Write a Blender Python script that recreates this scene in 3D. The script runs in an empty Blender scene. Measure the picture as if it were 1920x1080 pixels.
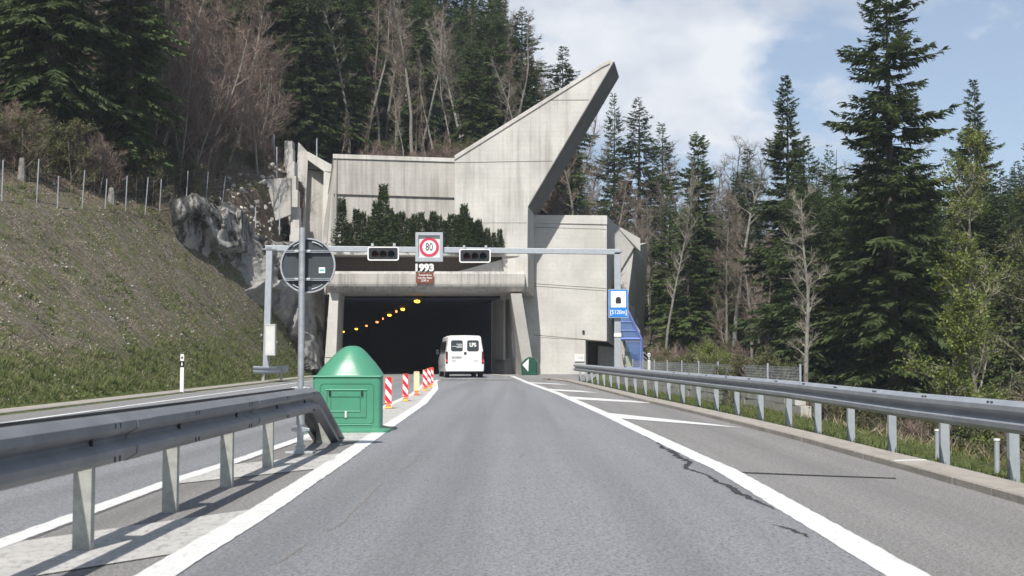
import bpy, math, random
import numpy as np
from mathutils import Vector, Matrix
R = math.radians
sc = bpy.context.scene
col = sc.collection

# ---------------------------------------------------------------- camera
F = 2400.0; PITCH = math.atan(136/2400); CAMZ = 1.15
cd = bpy.data.cameras.new('camera'); cam = bpy.data.objects.new('camera', cd); col.objects.link(cam)
cam.location = (0, 0, CAMZ); cam.rotation_euler = (math.pi/2+PITCH, 0, 0)
cd.lens = 45; cd.sensor_width = 36; cd.clip_end = 3000; cd.clip_start = .05
cd.dof.use_dof = True; cd.dof.focus_distance = 32; cd.dof.aperture_fstop = 4.5
sc.camera = cam
# ---------------------------------------------------------------- world
w = bpy.data.worlds.new("World"); sc.world = w; w.use_nodes = True
nt = w.node_tree; nt.nodes.clear()
def N(nt, t, **k):
    n = nt.nodes.new(t)
    for a, b in k.items():
        if a == 'inp':
            for i, v in b.items(): n.inputs[i].default_value = v
        else: setattr(n, a, b)
    return n
out = N(nt, 'ShaderNodeOutputWorld'); bg = N(nt, 'ShaderNodeBackground', inp={1: .082})
sky = N(nt, 'ShaderNodeTexSky', sky_type='NISHITA', sun_disc=False, sun_elevation=R(50), sun_rotation=R(197),
        altitude=1000, air_density=1.0, dust_density=1.6, ozone_density=1.2)
tc = N(nt, 'ShaderNodeTexCoord')
mp = N(nt, 'ShaderNodeMapping', inp={3: (1, 1, 1.9), 1: (.35, .2, .72)})
nz = N(nt, 'ShaderNodeTexNoise', inp={'Scale': 5.2, 'Detail': 9, 'Roughness': .56, 'Distortion': .25})
nt.links.new(tc.outputs['Generated'], mp.inputs[0]); nt.links.new(mp.outputs[0], nz.inputs[0])
# large cloud banks stand in given directions of the sky
def blob(cx, cz, rx, rz_):
    s = N(nt, 'ShaderNodeVectorMath', operation='SUBTRACT', inp={1: (cx, .95, cz)})
    nt.links.new(tc.outputs['Generated'], s.inputs[0])
    m = N(nt, 'ShaderNodeVectorMath', operation='MULTIPLY', inp={1: (1/rx, .35, 1/rz_)})
    nt.links.new(s.outputs[0], m.inputs[0])
    l = N(nt, 'ShaderNodeVectorMath', operation='LENGTH'); nt.links.new(m.outputs[0], l.inputs[0])
    r = N(nt, 'ShaderNodeMapRange', inp={1: .35, 2: 1.35, 3: 1, 4: 0}); nt.links.new(l.outputs['Value'], r.inputs[0])
    return r.outputs[0]
def mth(op, a, b):
    m = N(nt, 'ShaderNodeMath', operation=op)
    for i, v in enumerate((a, b)):
        if isinstance(v, (int, float)): m.inputs[i].default_value = v
        else: nt.links.new(v, m.inputs[i])
    return m.outputs[0]
b1 = blob(.125, .205, .11, .085); b2 = blob(.03, .27, .06, .05); b3 = blob(.235, .29, .10, .04)
bb = mth('MAXIMUM', mth('MAXIMUM', b1, b2), b3)
val = mth('ADD', mth('MULTIPLY', nz.outputs[0], .95), mth('MULTIPLY', bb, .23))
cr = N(nt, 'ShaderNodeValToRGB'); cr.color_ramp.elements[0].position = .52; cr.color_ramp.elements[1].position = .63
nt.links.new(val, cr.inputs[0])
nz2 = N(nt, 'ShaderNodeTexNoise', inp={'Scale': 9, 'Detail': 6, 'Roughness': .55})
nt.links.new(mp.outputs[0], nz2.inputs[0])
grey = mth('ADD', mth('MULTIPLY', nz2.outputs[0], .8), mth('MULTIPLY', b3, .35))
cc = N(nt, 'ShaderNodeValToRGB'); cc.color_ramp.elements[0].position = .33; cc.color_ramp.elements[0].color = (7.1, 7.3, 7.7, 1)
cc.color_ramp.elements[1].position = .56; cc.color_ramp.elements[1].color = (4.5, 5.0, 5.9, 1)
nt.links.new(grey, cc.inputs[0])
thin = N(nt, 'ShaderNodeMixRGB', inp={0: .30, 2: (5.0, 5.6, 6.6, 1)}); nt.links.new(sky.outputs[0], thin.inputs[1])
mx = N(nt, 'ShaderNodeMixRGB'); nt.links.new(cr.outputs[0], mx.inputs[0]); nt.links.new(thin.outputs[0], mx.inputs[1]); nt.links.new(cc.outputs[0], mx.inputs[2])
nt.links.new(mx.outputs[0], bg.inputs[0]); nt.links.new(bg.outputs[0], out.inputs[0])
# ---------------------------------------------------------------- sun
SL = Vector((.18, .8, -1.0)).normalized()
sd = bpy.data.lights.new('sun', 'SUN'); sd.energy = 4.2; sd.angle = R(.55); sd.color = (1, .955, .88)
so = bpy.data.objects.new('sun', sd); col.objects.link(so); so.rotation_euler = SL.to_track_quat('-Z', 'Y').to_euler(); so.location = (-20, -60, 80)
sc.view_settings.view_transform = 'Standard'; sc.view_settings.look = 'None'; sc.view_settings.gamma = 1
sc.view_settings.exposure = .62
sc.render.engine = 'CYCLES'

# ---------------------------------------------------------------- helpers
cp, sp_ = math.cos(PITCH), math.sin(PITCH)
def at(px, py, Y):
    a = (px-960)/F; b = (540-py)/F
    dy = cp-b*sp_; dz = sp_+b*cp; t = Y/dy
    return Vector((a*t, Y, CAMZ+dz*t))
def rz(y): return .0055*min(max(y-15, 0), 62)
def gp(px, py, dz=0):
    y = 20
    for _ in range(40):
        b = (540-py)/F; s = (sp_+b*cp)/(cp-b*sp_)
        y = .5*y+.5*(CAMZ-rz(y)-dz)/(-s) if s < 0 else 60
    v = at(px, py, y); v.z = rz(y)+dz
    return v
ORG = {}
def org(o): return ORG.get(o.name, Vector((0, 0, 0))) if o else Vector((0, 0, 0))
def tag(o, label=None, cat=None, group=None, kind=None):
    for k, v in (('label', label), ('category', cat), ('group', group), ('kind', kind)):
        if v: o[k] = v
    return o
def thing(name, label, cat, loc=(0, 0, 0), rot=0, group=None, world=True):
    o = bpy.data.objects.new(name, None); col.objects.link(o); o.empty_display_size = .2
    o.location = loc; o.rotation_euler = (0, 0, rot); tag(o, label, cat, group)
    if world: ORG[o.name] = Vector(loc)
    return o
def np_mesh(name, V, Fq, mat, parent=None, smooth=False):
    """V (n,3), Fq list of arrays of same-sized faces"""
    me = bpy.data.meshes.new(name)
    V = np.asarray(V, dtype=np.float32)
    if parent is not None: V = V-np.array(org(parent), dtype=np.float32)
    me.vertices.add(len(V)); me.vertices.foreach_set('co', V.ravel())
    loops = np.concatenate([f.ravel() for f in Fq]).astype(np.int32)
    tot = np.concatenate([np.full(len(f), f.shape[1]) for f in Fq]).astype(np.int32)
    st = np.concatenate([[0], np.cumsum(tot)[:-1]]).astype(np.int32)
    me.loops.add(len(loops)); me.loops.foreach_set('vertex_index', loops)
    me.polygons.add(len(tot)); me.polygons.foreach_set('loop_start', st); me.polygons.foreach_set('loop_total', tot)
    if smooth: me.polygons.foreach_set('use_smooth', np.ones(len(tot), dtype=bool))
    me.update(calc_edges=True); me.materials.append(mat)
    o = bpy.data.objects.new(name, me); col.objects.link(o)
    if parent is not None: o.parent = parent; ORG[o.name] = org(parent)
    return o
class MB:
    def __init__(s): s.v = []; s.f = []; s.sm = False
    def add(s, vs, fs):
        n = len(s.v); s.v += [tuple(v) for v in vs]; s.f += [tuple(i+n for i in f) for f in fs]; return s
    def box(s, c, d, rot=0):
        x, y, z = d[0]/2, d[1]/2, d[2]/2; ca, sa = math.cos(rot), math.sin(rot)
        vs = []
        for a in (-1, 1):
            for b in (-1, 1):
                for e in (-1, 1):
                    X, Y = a*x, b*y; vs.append((c[0]+X*ca-Y*sa, c[1]+X*sa+Y*ca, c[2]+e*z))
        return s.add(vs, [(0, 1, 3, 2), (4, 6, 7, 5), (0, 4, 5, 1), (2, 3, 7, 6), (0, 2, 6, 4), (1, 5, 7, 3)])
    def prism(s, pts, off):
        off = Vector(off); n = len(pts); a = [Vector(p) for p in pts]; b = [p+off for p in a]
        fs = [tuple(range(n)), tuple(range(2*n-1, n-1, -1))]
        for i in range(n): j = (i+1) % n; fs.append((i, i+n, j+n, j))
        return s.add(a+b, fs)
    def hull2(s, a, b):
        n = len(a); fs = [tuple(range(n)), tuple(range(2*n-1, n-1, -1))]
        for i in range(n): j = (i+1) % n; fs.append((i, i+n, j+n, j))
        return s.add(list(a)+list(b), fs)
    def tube(s, pts, rad, n=8, cap=True):
        pts = [Vector(p) for p in pts]
        if not hasattr(rad, '__len__'): rad = [rad]*len(pts)
        vs = []; fs = []
        up = Vector((0, 0, 1))
        for i, p in enumerate(pts):
            d = (pts[min(i+1, len(pts)-1)]-pts[max(i-1, 0)]).normalized()
            r0 = d.cross(up if abs(d.z) < .95 else Vector((1, 0, 0))).normalized(); u = r0.cross(d)
            for k in range(n):
                a = 2*math.pi*k/n; vs.append(p+(r0*math.cos(a)+u*math.sin(a))*rad[i])
        for i in range(len(pts)-1):
            for k in range(n):
                l = (k+1) % n; fs.append((i*n+k, i*n+l, (i+1)*n+l, (i+1)*n+k))
        if cap: fs.append(tuple(range(n-1, -1, -1))); fs.append(tuple((len(pts)-1)*n+k for k in range(n)))
        return s.add(vs, fs)
    def loft(s, rings, cap=True):
        n = len(rings[0]); vs = [p for r in rings for p in r]; fs = []
        for i in range(len(rings)-1):
            for k in range(n):
                l = (k+1) % n; fs.append((i*n+k, i*n+l, (i+1)*n+l, (i+1)*n+k))
        if cap: fs.append(tuple(range(n-1, -1, -1))); fs.append(tuple((len(rings)-1)*n+k for k in range(n)))
        return s.add(vs, fs)
    def build(s, name, mat, parent=None, smooth=False, bevel=0, weld=False):
        me = bpy.data.meshes.new(name); O = org(parent)
        me.from_pydata([(v[0]-O.x, v[1]-O.y, v[2]-O.z) for v in s.v], [], s.f); me.materials.append(mat)
        import bmesh
        bm = bmesh.new(); bm.from_mesh(me)
        if weld: bmesh.ops.remove_doubles(bm, verts=bm.verts, dist=1e-4)
        bmesh.ops.recalc_face_normals(bm, faces=bm.faces); bm.to_mesh(me); bm.free()
        if smooth:
            for p in me.polygons: p.use_smooth = True
            try: me.set_sharp_from_angle(angle=R(38))
            except Exception: pass
        o = bpy.data.objects.new(name, me); col.objects.link(o)
        if parent is not None: o.parent = parent; ORG[o.name] = O
        if bevel:
            m = o.modifiers.new('bevel', 'BEVEL'); m.width = bevel; m.segments = 2; m.limit_method = 'ANGLE'; m.angle_limit = R(35)
        return o
def circ(c, r, n=24, ax='y', r2=None):
    r2 = r2 or r; o = []
    for k in range(n):
        a = 2*math.pi*k/n; x, z = r*math.cos(a), r2*math.sin(a)
        o.append(Vector(c)+(Vector((x, 0, z)) if ax == 'y' else Vector((x, z, 0)) if ax == 'z' else Vector((0, x, z))))
    return o
def rrect(c, w_, h_, r, n=4):
    o = []
    for cx, cz, a0 in ((w_/2-r, h_/2-r, 0), (-w_/2+r, h_/2-r, 90), (-w_/2+r, -h_/2+r, 180), (w_/2-r, -h_/2+r, 270)):
        for k in range(n+1):
            a = R(a0+90*k/n); o.append(Vector((c[0]+cx+r*math.cos(a), c[1], c[2]+cz+r*math.sin(a))))
    return o
def ring_prism(mb, outer, inner, off):
    off = Vector(off); n = len(outer)
    vs = list(outer)+list(inner)+[p+off for p in outer]+[p+off for p in inner]; fs = []
    for i in range(n):
        j = (i+1) % n
        fs += [(i, j, n+j, n+i), (2*n+i, 3*n+i, 3*n+j, 2*n+j), (i, 2*n+i, 2*n+j, j), (n+i, n+j, 3*n+j, 3*n+i)]
    return mb.add(vs, fs)
def text(s_, size, loc, mat, parent, name='lettering', rot=(math.pi/2, 0, 0), ext=.004, align='CENTER', shear=0, bold=0, sx=1):
    cu = bpy.data.curves.new('t', 'FONT'); cu.body = s_; cu.size = size; cu.align_x = align; cu.align_y = 'CENTER'
    cu.extrude = ext; cu.shear = shear; cu.offset = bold; cu.space_line = .95
    t = bpy.data.objects.new('t', cu); col.objects.link(t); bpy.context.view_layer.update()
    me = bpy.data.meshes.new_from_object(t.evaluated_get(bpy.context.evaluated_depsgraph_get()))
    bpy.data.objects.remove(t); bpy.data.curves.remove(cu)
    M = Matrix.Translation(Vector(loc)-org(parent)) @ (Matrix.Rotation(rot[2], 4, 'Z') @ Matrix.Rotation(rot[0], 4, 'X')) @ Matrix.Diagonal((sx, 1, 1, 1))
    me.transform(M); me.materials.clear(); me.materials.append(mat)
    o = bpy.data.objects.new(name, me); col.objects.link(o); o.parent = parent; ORG[o.name] = org(parent)
    return o
def children(o): return [c for c in bpy.data.objects if c.parent == o]
def tree_of(o):
    return (o, [(c, [g for g in children(c)]) for c in children(o)])
def dup(T, loc, rotz=0, scale=1, label=None, group=None, cat=None):
    r, chs = T; n = r.copy(); col.objects.link(n); n.location = loc; n.rotation_euler = (0, 0, rotz)
    n.scale = (scale, scale, scale) if not hasattr(scale, '__len__') else scale
    if label: n['label'] = label
    if group: n['group'] = group
    for c, gs in chs:
        d = c.copy(); col.objects.link(d); d.parent = n
        for g in gs: e = g.copy(); col.objects.link(e); e.parent = d
    return n

# ---------------------------------------------------------------- materials
def mat(name, c1, c2=None, scale=4, rough=.8, bump=0, bscale=60, metal=0, stretch=(1, 1, 1), lo=.35, hi=.65, detail=6,
        rnd=0, emit=None, trans=0, spec=.5, c3=None, s3=30, f3=.5, world=False, coat=0):
    m = bpy.data.materials.new(name); m.use_nodes = True; t = m.node_tree; b = t.nodes['Principled BSDF']
    b.inputs['Roughness'].default_value = rough; b.inputs['Metallic'].default_value = metal
    b.inputs['Specular IOR Level'].default_value = spec
    if coat: b.inputs['Coat Weight'].default_value = coat
    b.inputs['Base Color'].default_value = (*c1, 1)
    tcn = N(t, 'ShaderNodeTexCoord'); src = tcn.outputs['Object']
    if world: src = N(t, 'ShaderNodeNewGeometry').outputs['Position']
    mpn = N(t, 'ShaderNodeMapping', inp={3: stretch}); t.links.new(src, mpn.inputs[0])
    cur = None
    if c2:
        n = N(t, 'ShaderNodeTexNoise', inp={'Scale': scale, 'Detail': detail, 'Roughness': .6}); t.links.new(mpn.outputs[0], n.inputs[0])
        r = N(t, 'ShaderNodeValToRGB'); e = r.color_ramp.elements
        e[0].position = lo; e[0].color = (*c1, 1); e[1].position = hi; e[1].color = (*c2, 1); t.links.new(n.outputs[0], r.inputs[0]); cur = r.outputs[0]
    if c3:
        n = N(t, 'ShaderNodeTexNoise', inp={'Scale': s3, 'Detail': 5, 'Roughness': .65}); t.links.new(src, n.inputs[0])
        r = N(t, 'ShaderNodeMapRange', inp={1: .42, 2: .68, 3: 0, 4: f3}); t.links.new(n.outputs[0], r.inputs[0])
        x = N(t, 'ShaderNodeMixRGB', inp={2: (*c3, 1)}); t.links.new(r.outputs[0], x.inputs[0])
        if cur: t.links.new(cur, x.inputs[1])
        else: x.inputs[1].default_value = (*c1, 1)
        cur = x.outputs[0]
    if rnd:
        oi = N(t, 'ShaderNodeObjectInfo'); r = N(t, 'ShaderNodeMapRange', inp={3: 1-rnd, 4: 1+rnd}); t.links.new(oi.outputs['Random'], r.inputs[0])
        x = N(t, 'ShaderNodeHueSaturation'); t.links.new(r.outputs[0], x.inputs['Value'])
        if cur: t.links.new(cur, x.inputs['Color'])
        else: x.inputs['Color'].default_value = (*c1, 1)
        cur = x.outputs[0]
    if cur: t.links.new(cur, b.inputs['Base Color'])
    if bump:
        n = N(t, 'ShaderNodeTexNoise', inp={'Scale': bscale, 'Detail': 5}); t.links.new(src, n.inputs[0])
        bn = N(t, 'ShaderNodeBump', inp={'Strength': bump, 'Distance': .02}); t.links.new(n.outputs[0], bn.inputs['Height']); t.links.new(bn.outputs[0], b.inputs['Normal'])
    if emit: b.inputs['Emission Color'].default_value = (*emit[0], 1); b.inputs['Emission Strength'].default_value = emit[1]
    if trans: b.inputs['Transmission Weight'].default_value = trans
    m['_col'] = 0
    return m
def node_after(m):
    t = m.node_tree; b = t.nodes['Principled BSDF']; return t, b, b.inputs['Base Color'].links[0].from_socket
def leafy(m, c):
    """adds translucency so thin foliage lets some light through"""
    t, b, src = node_after(m); tr = N(t, 'ShaderNodeBsdfTranslucent'); mx = N(t, 'ShaderNodeMixShader', inp={0: c})
    o = t.nodes['Material Output']; t.links.new(src, tr.inputs[0]); t.links.new(b.outputs[0], mx.inputs[1]); t.links.new(tr.outputs[0], mx.inputs[2]); t.links.new(mx.outputs[0], o.inputs[0])
    return m
def concrete(name, base, dark, amt=.5, lo=.45, board=True, scalexy=1.1):
    m = mat(name, base, tuple(c*.80 for c in base), scale=.55, rough=.9, bump=.25, bscale=14, world=True, c3=tuple(c*.7 for c in base), s3=9, f3=.35)
    t, b, src = node_after(m); g = N(t, 'ShaderNodeNewGeometry')
    mp = N(t, 'ShaderNodeMapping', inp={3: (scalexy*2, scalexy*2, .10)}); t.links.new(g.outputs['Position'], mp.inputs[0])
    n = N(t, 'ShaderNodeTexNoise', inp={'Scale': 1.6, 'Detail': 8, 'Roughness': .68}); t.links.new(mp.outputs[0], n.inputs[0])
    n2 = N(t, 'ShaderNodeTexNoise', inp={'Scale': .35, 'Detail': 3}); t.links.new(g.outputs['Position'], n2.inputs[0])
    ad = N(t, 'ShaderNodeMath', operation='MULTIPLY_ADD', inp={1: .5}); t.links.new(n2.outputs[0], ad.inputs[0]); t.links.new(n.outputs[0], ad.inputs[2])
    r = N(t, 'ShaderNodeMapRange', inp={1: lo+.25, 2: lo+.25+.22, 3: 0, 4: amt}); t.links.new(ad.outputs[0], r.inputs[0])
    x = N(t, 'ShaderNodeMixRGB', inp={2: (*dark, 1)}); t.links.new(r.outputs[0], x.inputs[0]); t.links.new(src, x.inputs[1])
    cur = x.outputs[0]
    if board:
        wv = N(t, 'ShaderNodeTexWave', wave_type='BANDS', bands_direction='Z', inp={'Scale': 1.15, 'Distortion': .35, 'Detail': 2, 'Detail Scale': 3})
        t.links.new(g.outputs['Position'], wv.inputs[0])
        r2 = N(t, 'ShaderNodeMapRange', inp={1: 0, 2: .10, 3: .07, 4: 0}); t.links.new(wv.outputs['Fac'], r2.inputs[0])
        y = N(t, 'ShaderNodeMixRGB', inp={2: (*[c*.55 for c in dark], 1)}); t.links.new(r2.outputs[0], y.inputs[0]); t.links.new(cur, y.inputs[1]); cur = y.outputs[0]
    t.links.new(cur, b.inputs['Base Color'])
    return m
M = {}
M['conc'] = concrete('pale_concrete', (.58, .565, .53), (.24, .225, .20), .55, .475)
M['conc_fin_shade'] = concrete('fin_shade_concrete', (.17, .165, .16), (.09, .085, .08), .6, .45)  # darkened concrete, stands in for the shade under the fin
M['pale_stone'] = mat('pale_rubble', (.30, .285, .26), (.46, .44, .40), scale=3, rough=.95, bump=.5, bscale=12, rnd=.3)
M['conc_clean'] = concrete('clean_concrete', (.58, .565, .53), (.36, .345, .315), .45, .56)
M['conc_wet'] = concrete('stained_concrete', (.48, .46, .43), (.18, .168, .15), .55, .465)
M['conc_lintel'] = concrete('lintel_concrete', (.50, .475, .44), (.14, .13, .12), .7, .46, False, 1.6)
M['conc_shade'] = concrete('recess_shade_concrete', (.145, .112, .092), (.085, .066, .055), .6, .45)  # dark tone stands in for shade in the recess, gap and undercroft
M['joint'] = mat('joint_shadow', (.13, .12, .11))
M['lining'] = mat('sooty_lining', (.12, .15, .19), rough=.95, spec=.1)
M['galv'] = mat('galvanised_steel', (.36, .385, .41), (.46, .48, .50), scale=14, rough=.48, metal=.55, bump=.06, bscale=90, c3=(.24, .25, .27), s3=5, f3=.35)
M['rail'] = mat('guardrail_steel', (.17, .175, .185), (.235, .24, .25), scale=3, rough=.5, metal=.35, bump=.05, bscale=30, c3=(.17, .17, .175), s3=2.3, f3=.5)
M['rail2'] = mat('newer_guardrail_steel', (.30, .325, .36), (.38, .405, .44), scale=3, rough=.5, metal=.35, bump=.05, bscale=30, c3=(.26, .28, .30), s3=2.3, f3=.4)
M['post'] = mat('guardrail_post_steel', (.33, .335, .31), (.42, .43, .40), scale=9, rough=.6, metal=.35, c3=(.2, .2, .19), s3=12, f3=.5)
M['steel_light'] = mat('light_steel', (.34, .375, .41), (.42, .45, .48), scale=6, rough=.5, metal=.3, c3=(.33, .35, .37), s3=3, f3=.3)
M['white'] = mat('white_paint', (.78, .78, .76), (.70, .70, .68), scale=9, rough=.45)
M['offwhite'] = mat('cabinet_grey', (.62, .62, .60), (.56, .56, .54), scale=3, rough=.5)
M['black'] = mat('black_plastic', (.018, .02, .024), rough=.5)
M['dark'] = mat('dark_slot', (.02, .02, .022), rough=.8)
M['disc'] = mat('dark_grey_sign_back', (.034, .043, .050), (.042, .052, .060), scale=5, rough=.5)
M['red'] = mat('red_ring', (.50, .03, .075), rough=.5)
M['orange'] = mat('orange_plastic', (.78, .13, .035), (.68, .11, .03), scale=12, rough=.5)
M['yellow'] = mat('yellow_plastic', (.85, .50, .05), rough=.5)
M['yell_panel'] = mat('faded_yellow_panel', (.72, .62, .40), (.66, .52, .28), scale=3, rough=.5)
M['green'] = mat('green_plastic', (.052, .225, .135), (.064, .255, .158), scale=2.5, rough=.36, bump=.04, bscale=220, c3=(.085, .20, .14), s3=6, f3=.5, spec=.45)
M['green_line'] = mat('green_plastic_groove_shade', (.012, .15, .075), rough=.5)  # darker copy of the green, groove shade painted in
M['green_hi'] = mat('green_plastic_ridge_highlight', (.13, .46, .29), rough=.4)  # paler copy of the green, painted highlight along the ridges
M['dkgreen'] = mat('dark_green_plastic', (.006, .055, .030), (.009, .07, .036), scale=3, rough=.45)
M['blue'] = mat('sign_blue', (.015, .20, .62), rough=.4)
M['brown'] = mat('brown_sign', (.16, .045, .022), rough=.6)
M['bluesteel'] = mat('blue_painted_steel', (.14, .20, .47), rough=.5)
M['glass_blue'] = mat('blue_glass', (.10, .20, .50), rough=.15, spec=.6)
M['vanpaint'] = mat('white_van_paint', (.80, .80, .80), (.76, .76, .75), scale=2, rough=.3, coat=.5, c3=(.62, .60, .56), s3=1.5, f3=.25)
M['glass'] = mat('dark_glass', (.025, .035, .045), rough=.08, spec=.7)
M['tail'] = mat('tail_light', (.09, .005, .008), rough=.25)
M['brake'] = mat('brake_light_lit', (.45, .015, .03), rough=.3, emit=((1, .03, .08), .25))
M['tyre'] = mat('tyre_rubber', (.02, .02, .02), rough=.9)
M['lamp'] = mat('sodium_lamp', (1, .6, .05), emit=((1, .42, .04), 4))
M['lamp2'] = mat('dim_sodium_lamp', (1, .4, .1), emit=((1, .30, .10), 2.2))
M['cyan'] = mat('cyan_print', (.10, .42, .60), rough=.5)
M['ochre'] = mat('ochre_boards', (.22, .15, .06), (.16, .11, .05), scale=3)
M['bark_dark'] = mat('spruce_bark', (.055, .045, .038), (.10, .085, .07), scale=8, stretch=(1, 1, .25), rough=.95, bump=.5, bscale=20)
M['bark_grey'] = mat('grey_bark', (.15, .138, .122), (.23, .212, .19), scale=6, stretch=(1, 1, .5), rough=.95, bump=.4, bscale=25, c3=(.08, .075, .065), s3=5, f3=.7, rnd=.2)
M['bark_pale'] = mat('pale_bark', (.27, .26, .235), (.18, .17, .15), scale=7, stretch=(1, 1, .6), rough=.95, bump=.3, bscale=25, c3=(.07, .065, .06), s3=4, f3=.8)
M['twig'] = mat('bare_twigs', (.13, .104, .08), (.215, .175, .138), scale=.8, rough=.95, rnd=.25)
M['twig_red'] = mat('reddish_twigs', (.145, .105, .085), (.235, .178, .145), scale=.8, rough=.95, rnd=.2)
M['twig_grey'] = mat('grey_twigs', (.20, .185, .15), (.28, .255, .21), scale=.8, rough=.95, rnd=.25)
M['needle'] = leafy(mat('dark_needles', (.034, .056, .024), (.075, .108, .036), scale=1.3, rough=.65, rnd=.28, c3=(.12, .15, .05), s3=4, f3=.55, spec=.3), .36)
M['needle2'] = leafy(mat('green_needles', (.045, .072, .026), (.09, .13, .04), scale=1.1, rough=.65, rnd=.25, c3=(.13, .165, .05), s3=3.5, f3=.6, spec=.3), .36)
M['pine'] = leafy(mat('pine_needles', (.030, .055, .018), (.065, .10, .028), scale=6, rough=.7, rnd=.25, c3=(.13, .17, .05), s3=9, f3=.5), .2)
M['leaf'] = leafy(mat('young_leaves', (.10, .14, .025), (.20, .235, .045), scale=2, rough=.6, rnd=.1), .35)
M['leaf_ol'] = leafy(mat('olive_leaves', (.065, .08, .025), (.115, .12, .038), scale=2, rough=.6, rnd=.15), .3)
M['grass'] = leafy(mat('grass_blades', (.05, .085, .018), (.13, .17, .045), scale=3.5, rough=.7, c3=(.22, .20, .085), s3=7, f3=.7, world=True), .3)
M['weed'] = leafy(mat('weed_leaves', (.07, .11, .025), (.13, .17, .045), scale=.9, rough=.7, c3=(.19, .17, .08), s3=2, f3=.6, world=True), .3)
M['dry'] = mat('dry_stalks', (.20, .16, .10), (.30, .25, .17), scale=1.5, rough=.9, world=True)

# asphalt: aggregate speckle
def asphalt(name, a, b, warm):
    m = mat(name, a, b, scale=.35, rough=.88, bump=.55, bscale=260, world=True, c3=warm, s3=.9, f3=.45)
    t, bs, src = node_after(m); g = N(t, 'ShaderNodeNewGeometry')
    cur = src
    for s_, k, colr in ((60, .75, [c*1.9 for c in a]), (38, .85, [c*.42 for c in a]), (21, .4, [c*.5 for c in a]), (90, .6, [c*1.8 for c in a])):
        n = N(t, 'ShaderNodeTexNoise', inp={'Scale': s_, 'Detail': 2, 'Roughness': .7}); t.links.new(g.outputs['Position'], n.inputs[0])
        r = N(t, 'ShaderNodeMapRange', inp={1: .50, 2: .60, 3: 0, 4: k}); t.links.new(n.outputs[0], r.inputs[0])
        x = N(t, 'ShaderNodeMixRGB', inp={2: (*colr, 1)}); t.links.new(r.outputs[0], x.inputs[0]); t.links.new(cur, x.inputs[1]); cur = x.outputs[0]
    # faint wheel tracks and long streaks along the lane
    mp = N(t, 'ShaderNodeMapping', inp={3: (1.6, .03, 1)}); t.links.new(g.outputs['Position'], mp.inputs[0])
    n = N(t, 'ShaderNodeTexNoise', inp={'Scale': 1.0, 'Detail': 4}); t.links.new(mp.outputs[0], n.inputs[0])
    r = N(t, 'ShaderNodeMapRange', inp={1: .42, 2: .64, 3: 0, 4: .42}); t.links.new(n.outputs[0], r.inputs[0])
    x = N(t, 'ShaderNodeMixRGB', inp={2: (*[c*.62 for c in a], 1)}); t.links.new(r.outputs[0], x.inputs[0]); t.links.new(cur, x.inputs[1]); cur = x.outputs[0]
    t.links.new(cur, bs.inputs['Base Color']); return m
M['asph'] = asphalt('lane_asphalt', (.190, .195, .208), (.220, .224, .236), (.225, .222, .222))
M['asph2'] = asphalt('shoulder_asphalt', (.200, .195, .190), (.232, .226, .219), (.18, .175, .168))
def marking(name, c, wear, lo):
    m = mat(name, c, tuple(v*.88 for v in c), scale=2.5, rough=.7, bump=.3, bscale=150, world=True)
    t, b, src = node_after(m); g = N(t, 'ShaderNodeNewGeometry')
    n = N(t, 'ShaderNodeTexNoise', inp={'Scale': 11, 'Detail': 9, 'Roughness': .78}); mp = N(t, 'ShaderNodeMapping', inp={3: (1.5, .6, 1)})
    t.links.new(g.outputs['Position'], mp.inputs[0]); t.links.new(mp.outputs[0], n.inputs[0])
    r = N(t, 'ShaderNodeMapRange', inp={1: lo, 2: lo+.10, 3: 0, 4: wear}); t.links.new(n.outputs[0], r.inputs[0])
    x = N(t, 'ShaderNodeMixRGB', inp={2: (.20, .20, .205, 1)}); t.links.new(r.outputs[0], x.inputs[0]); t.links.new(src, x.inputs[1])
    t.links.new(x.outputs[0], b.inputs['Base Color']); return m
M['line'] = marking('road_paint', (.64, .64, .63), .6, .56)
M['line_worn'] = marking('worn_road_paint', (.47, .46, .435), .7, .50)
M['tar'] = mat('tar_sealant', (.035, .036, .040), (.06, .06, .064), scale=14, spec=.1, rough=.95, world=True)
M['rust'] = mat('brown_crack_fill', (.15, .135, .12), (.20, .18, .165), scale=10, rough=.9, world=True)
M['kerb'] = mat('kerb_stone', (.27, .25, .22), (.35, .325, .29), scale=2, rough=.95, bump=.5, bscale=40, world=True, c3=(.22, .19, .165), s3=9, f3=.55, stretch=(3, .8, 3))
M['block'] = mat('grey_block_wall', (.36, .35, .33), (.46, .45, .42), scale=1.5, rough=.95, bump=.4, bscale=20, world=True, c3=(.18, .17, .15), s3=3, f3=.5)

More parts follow.
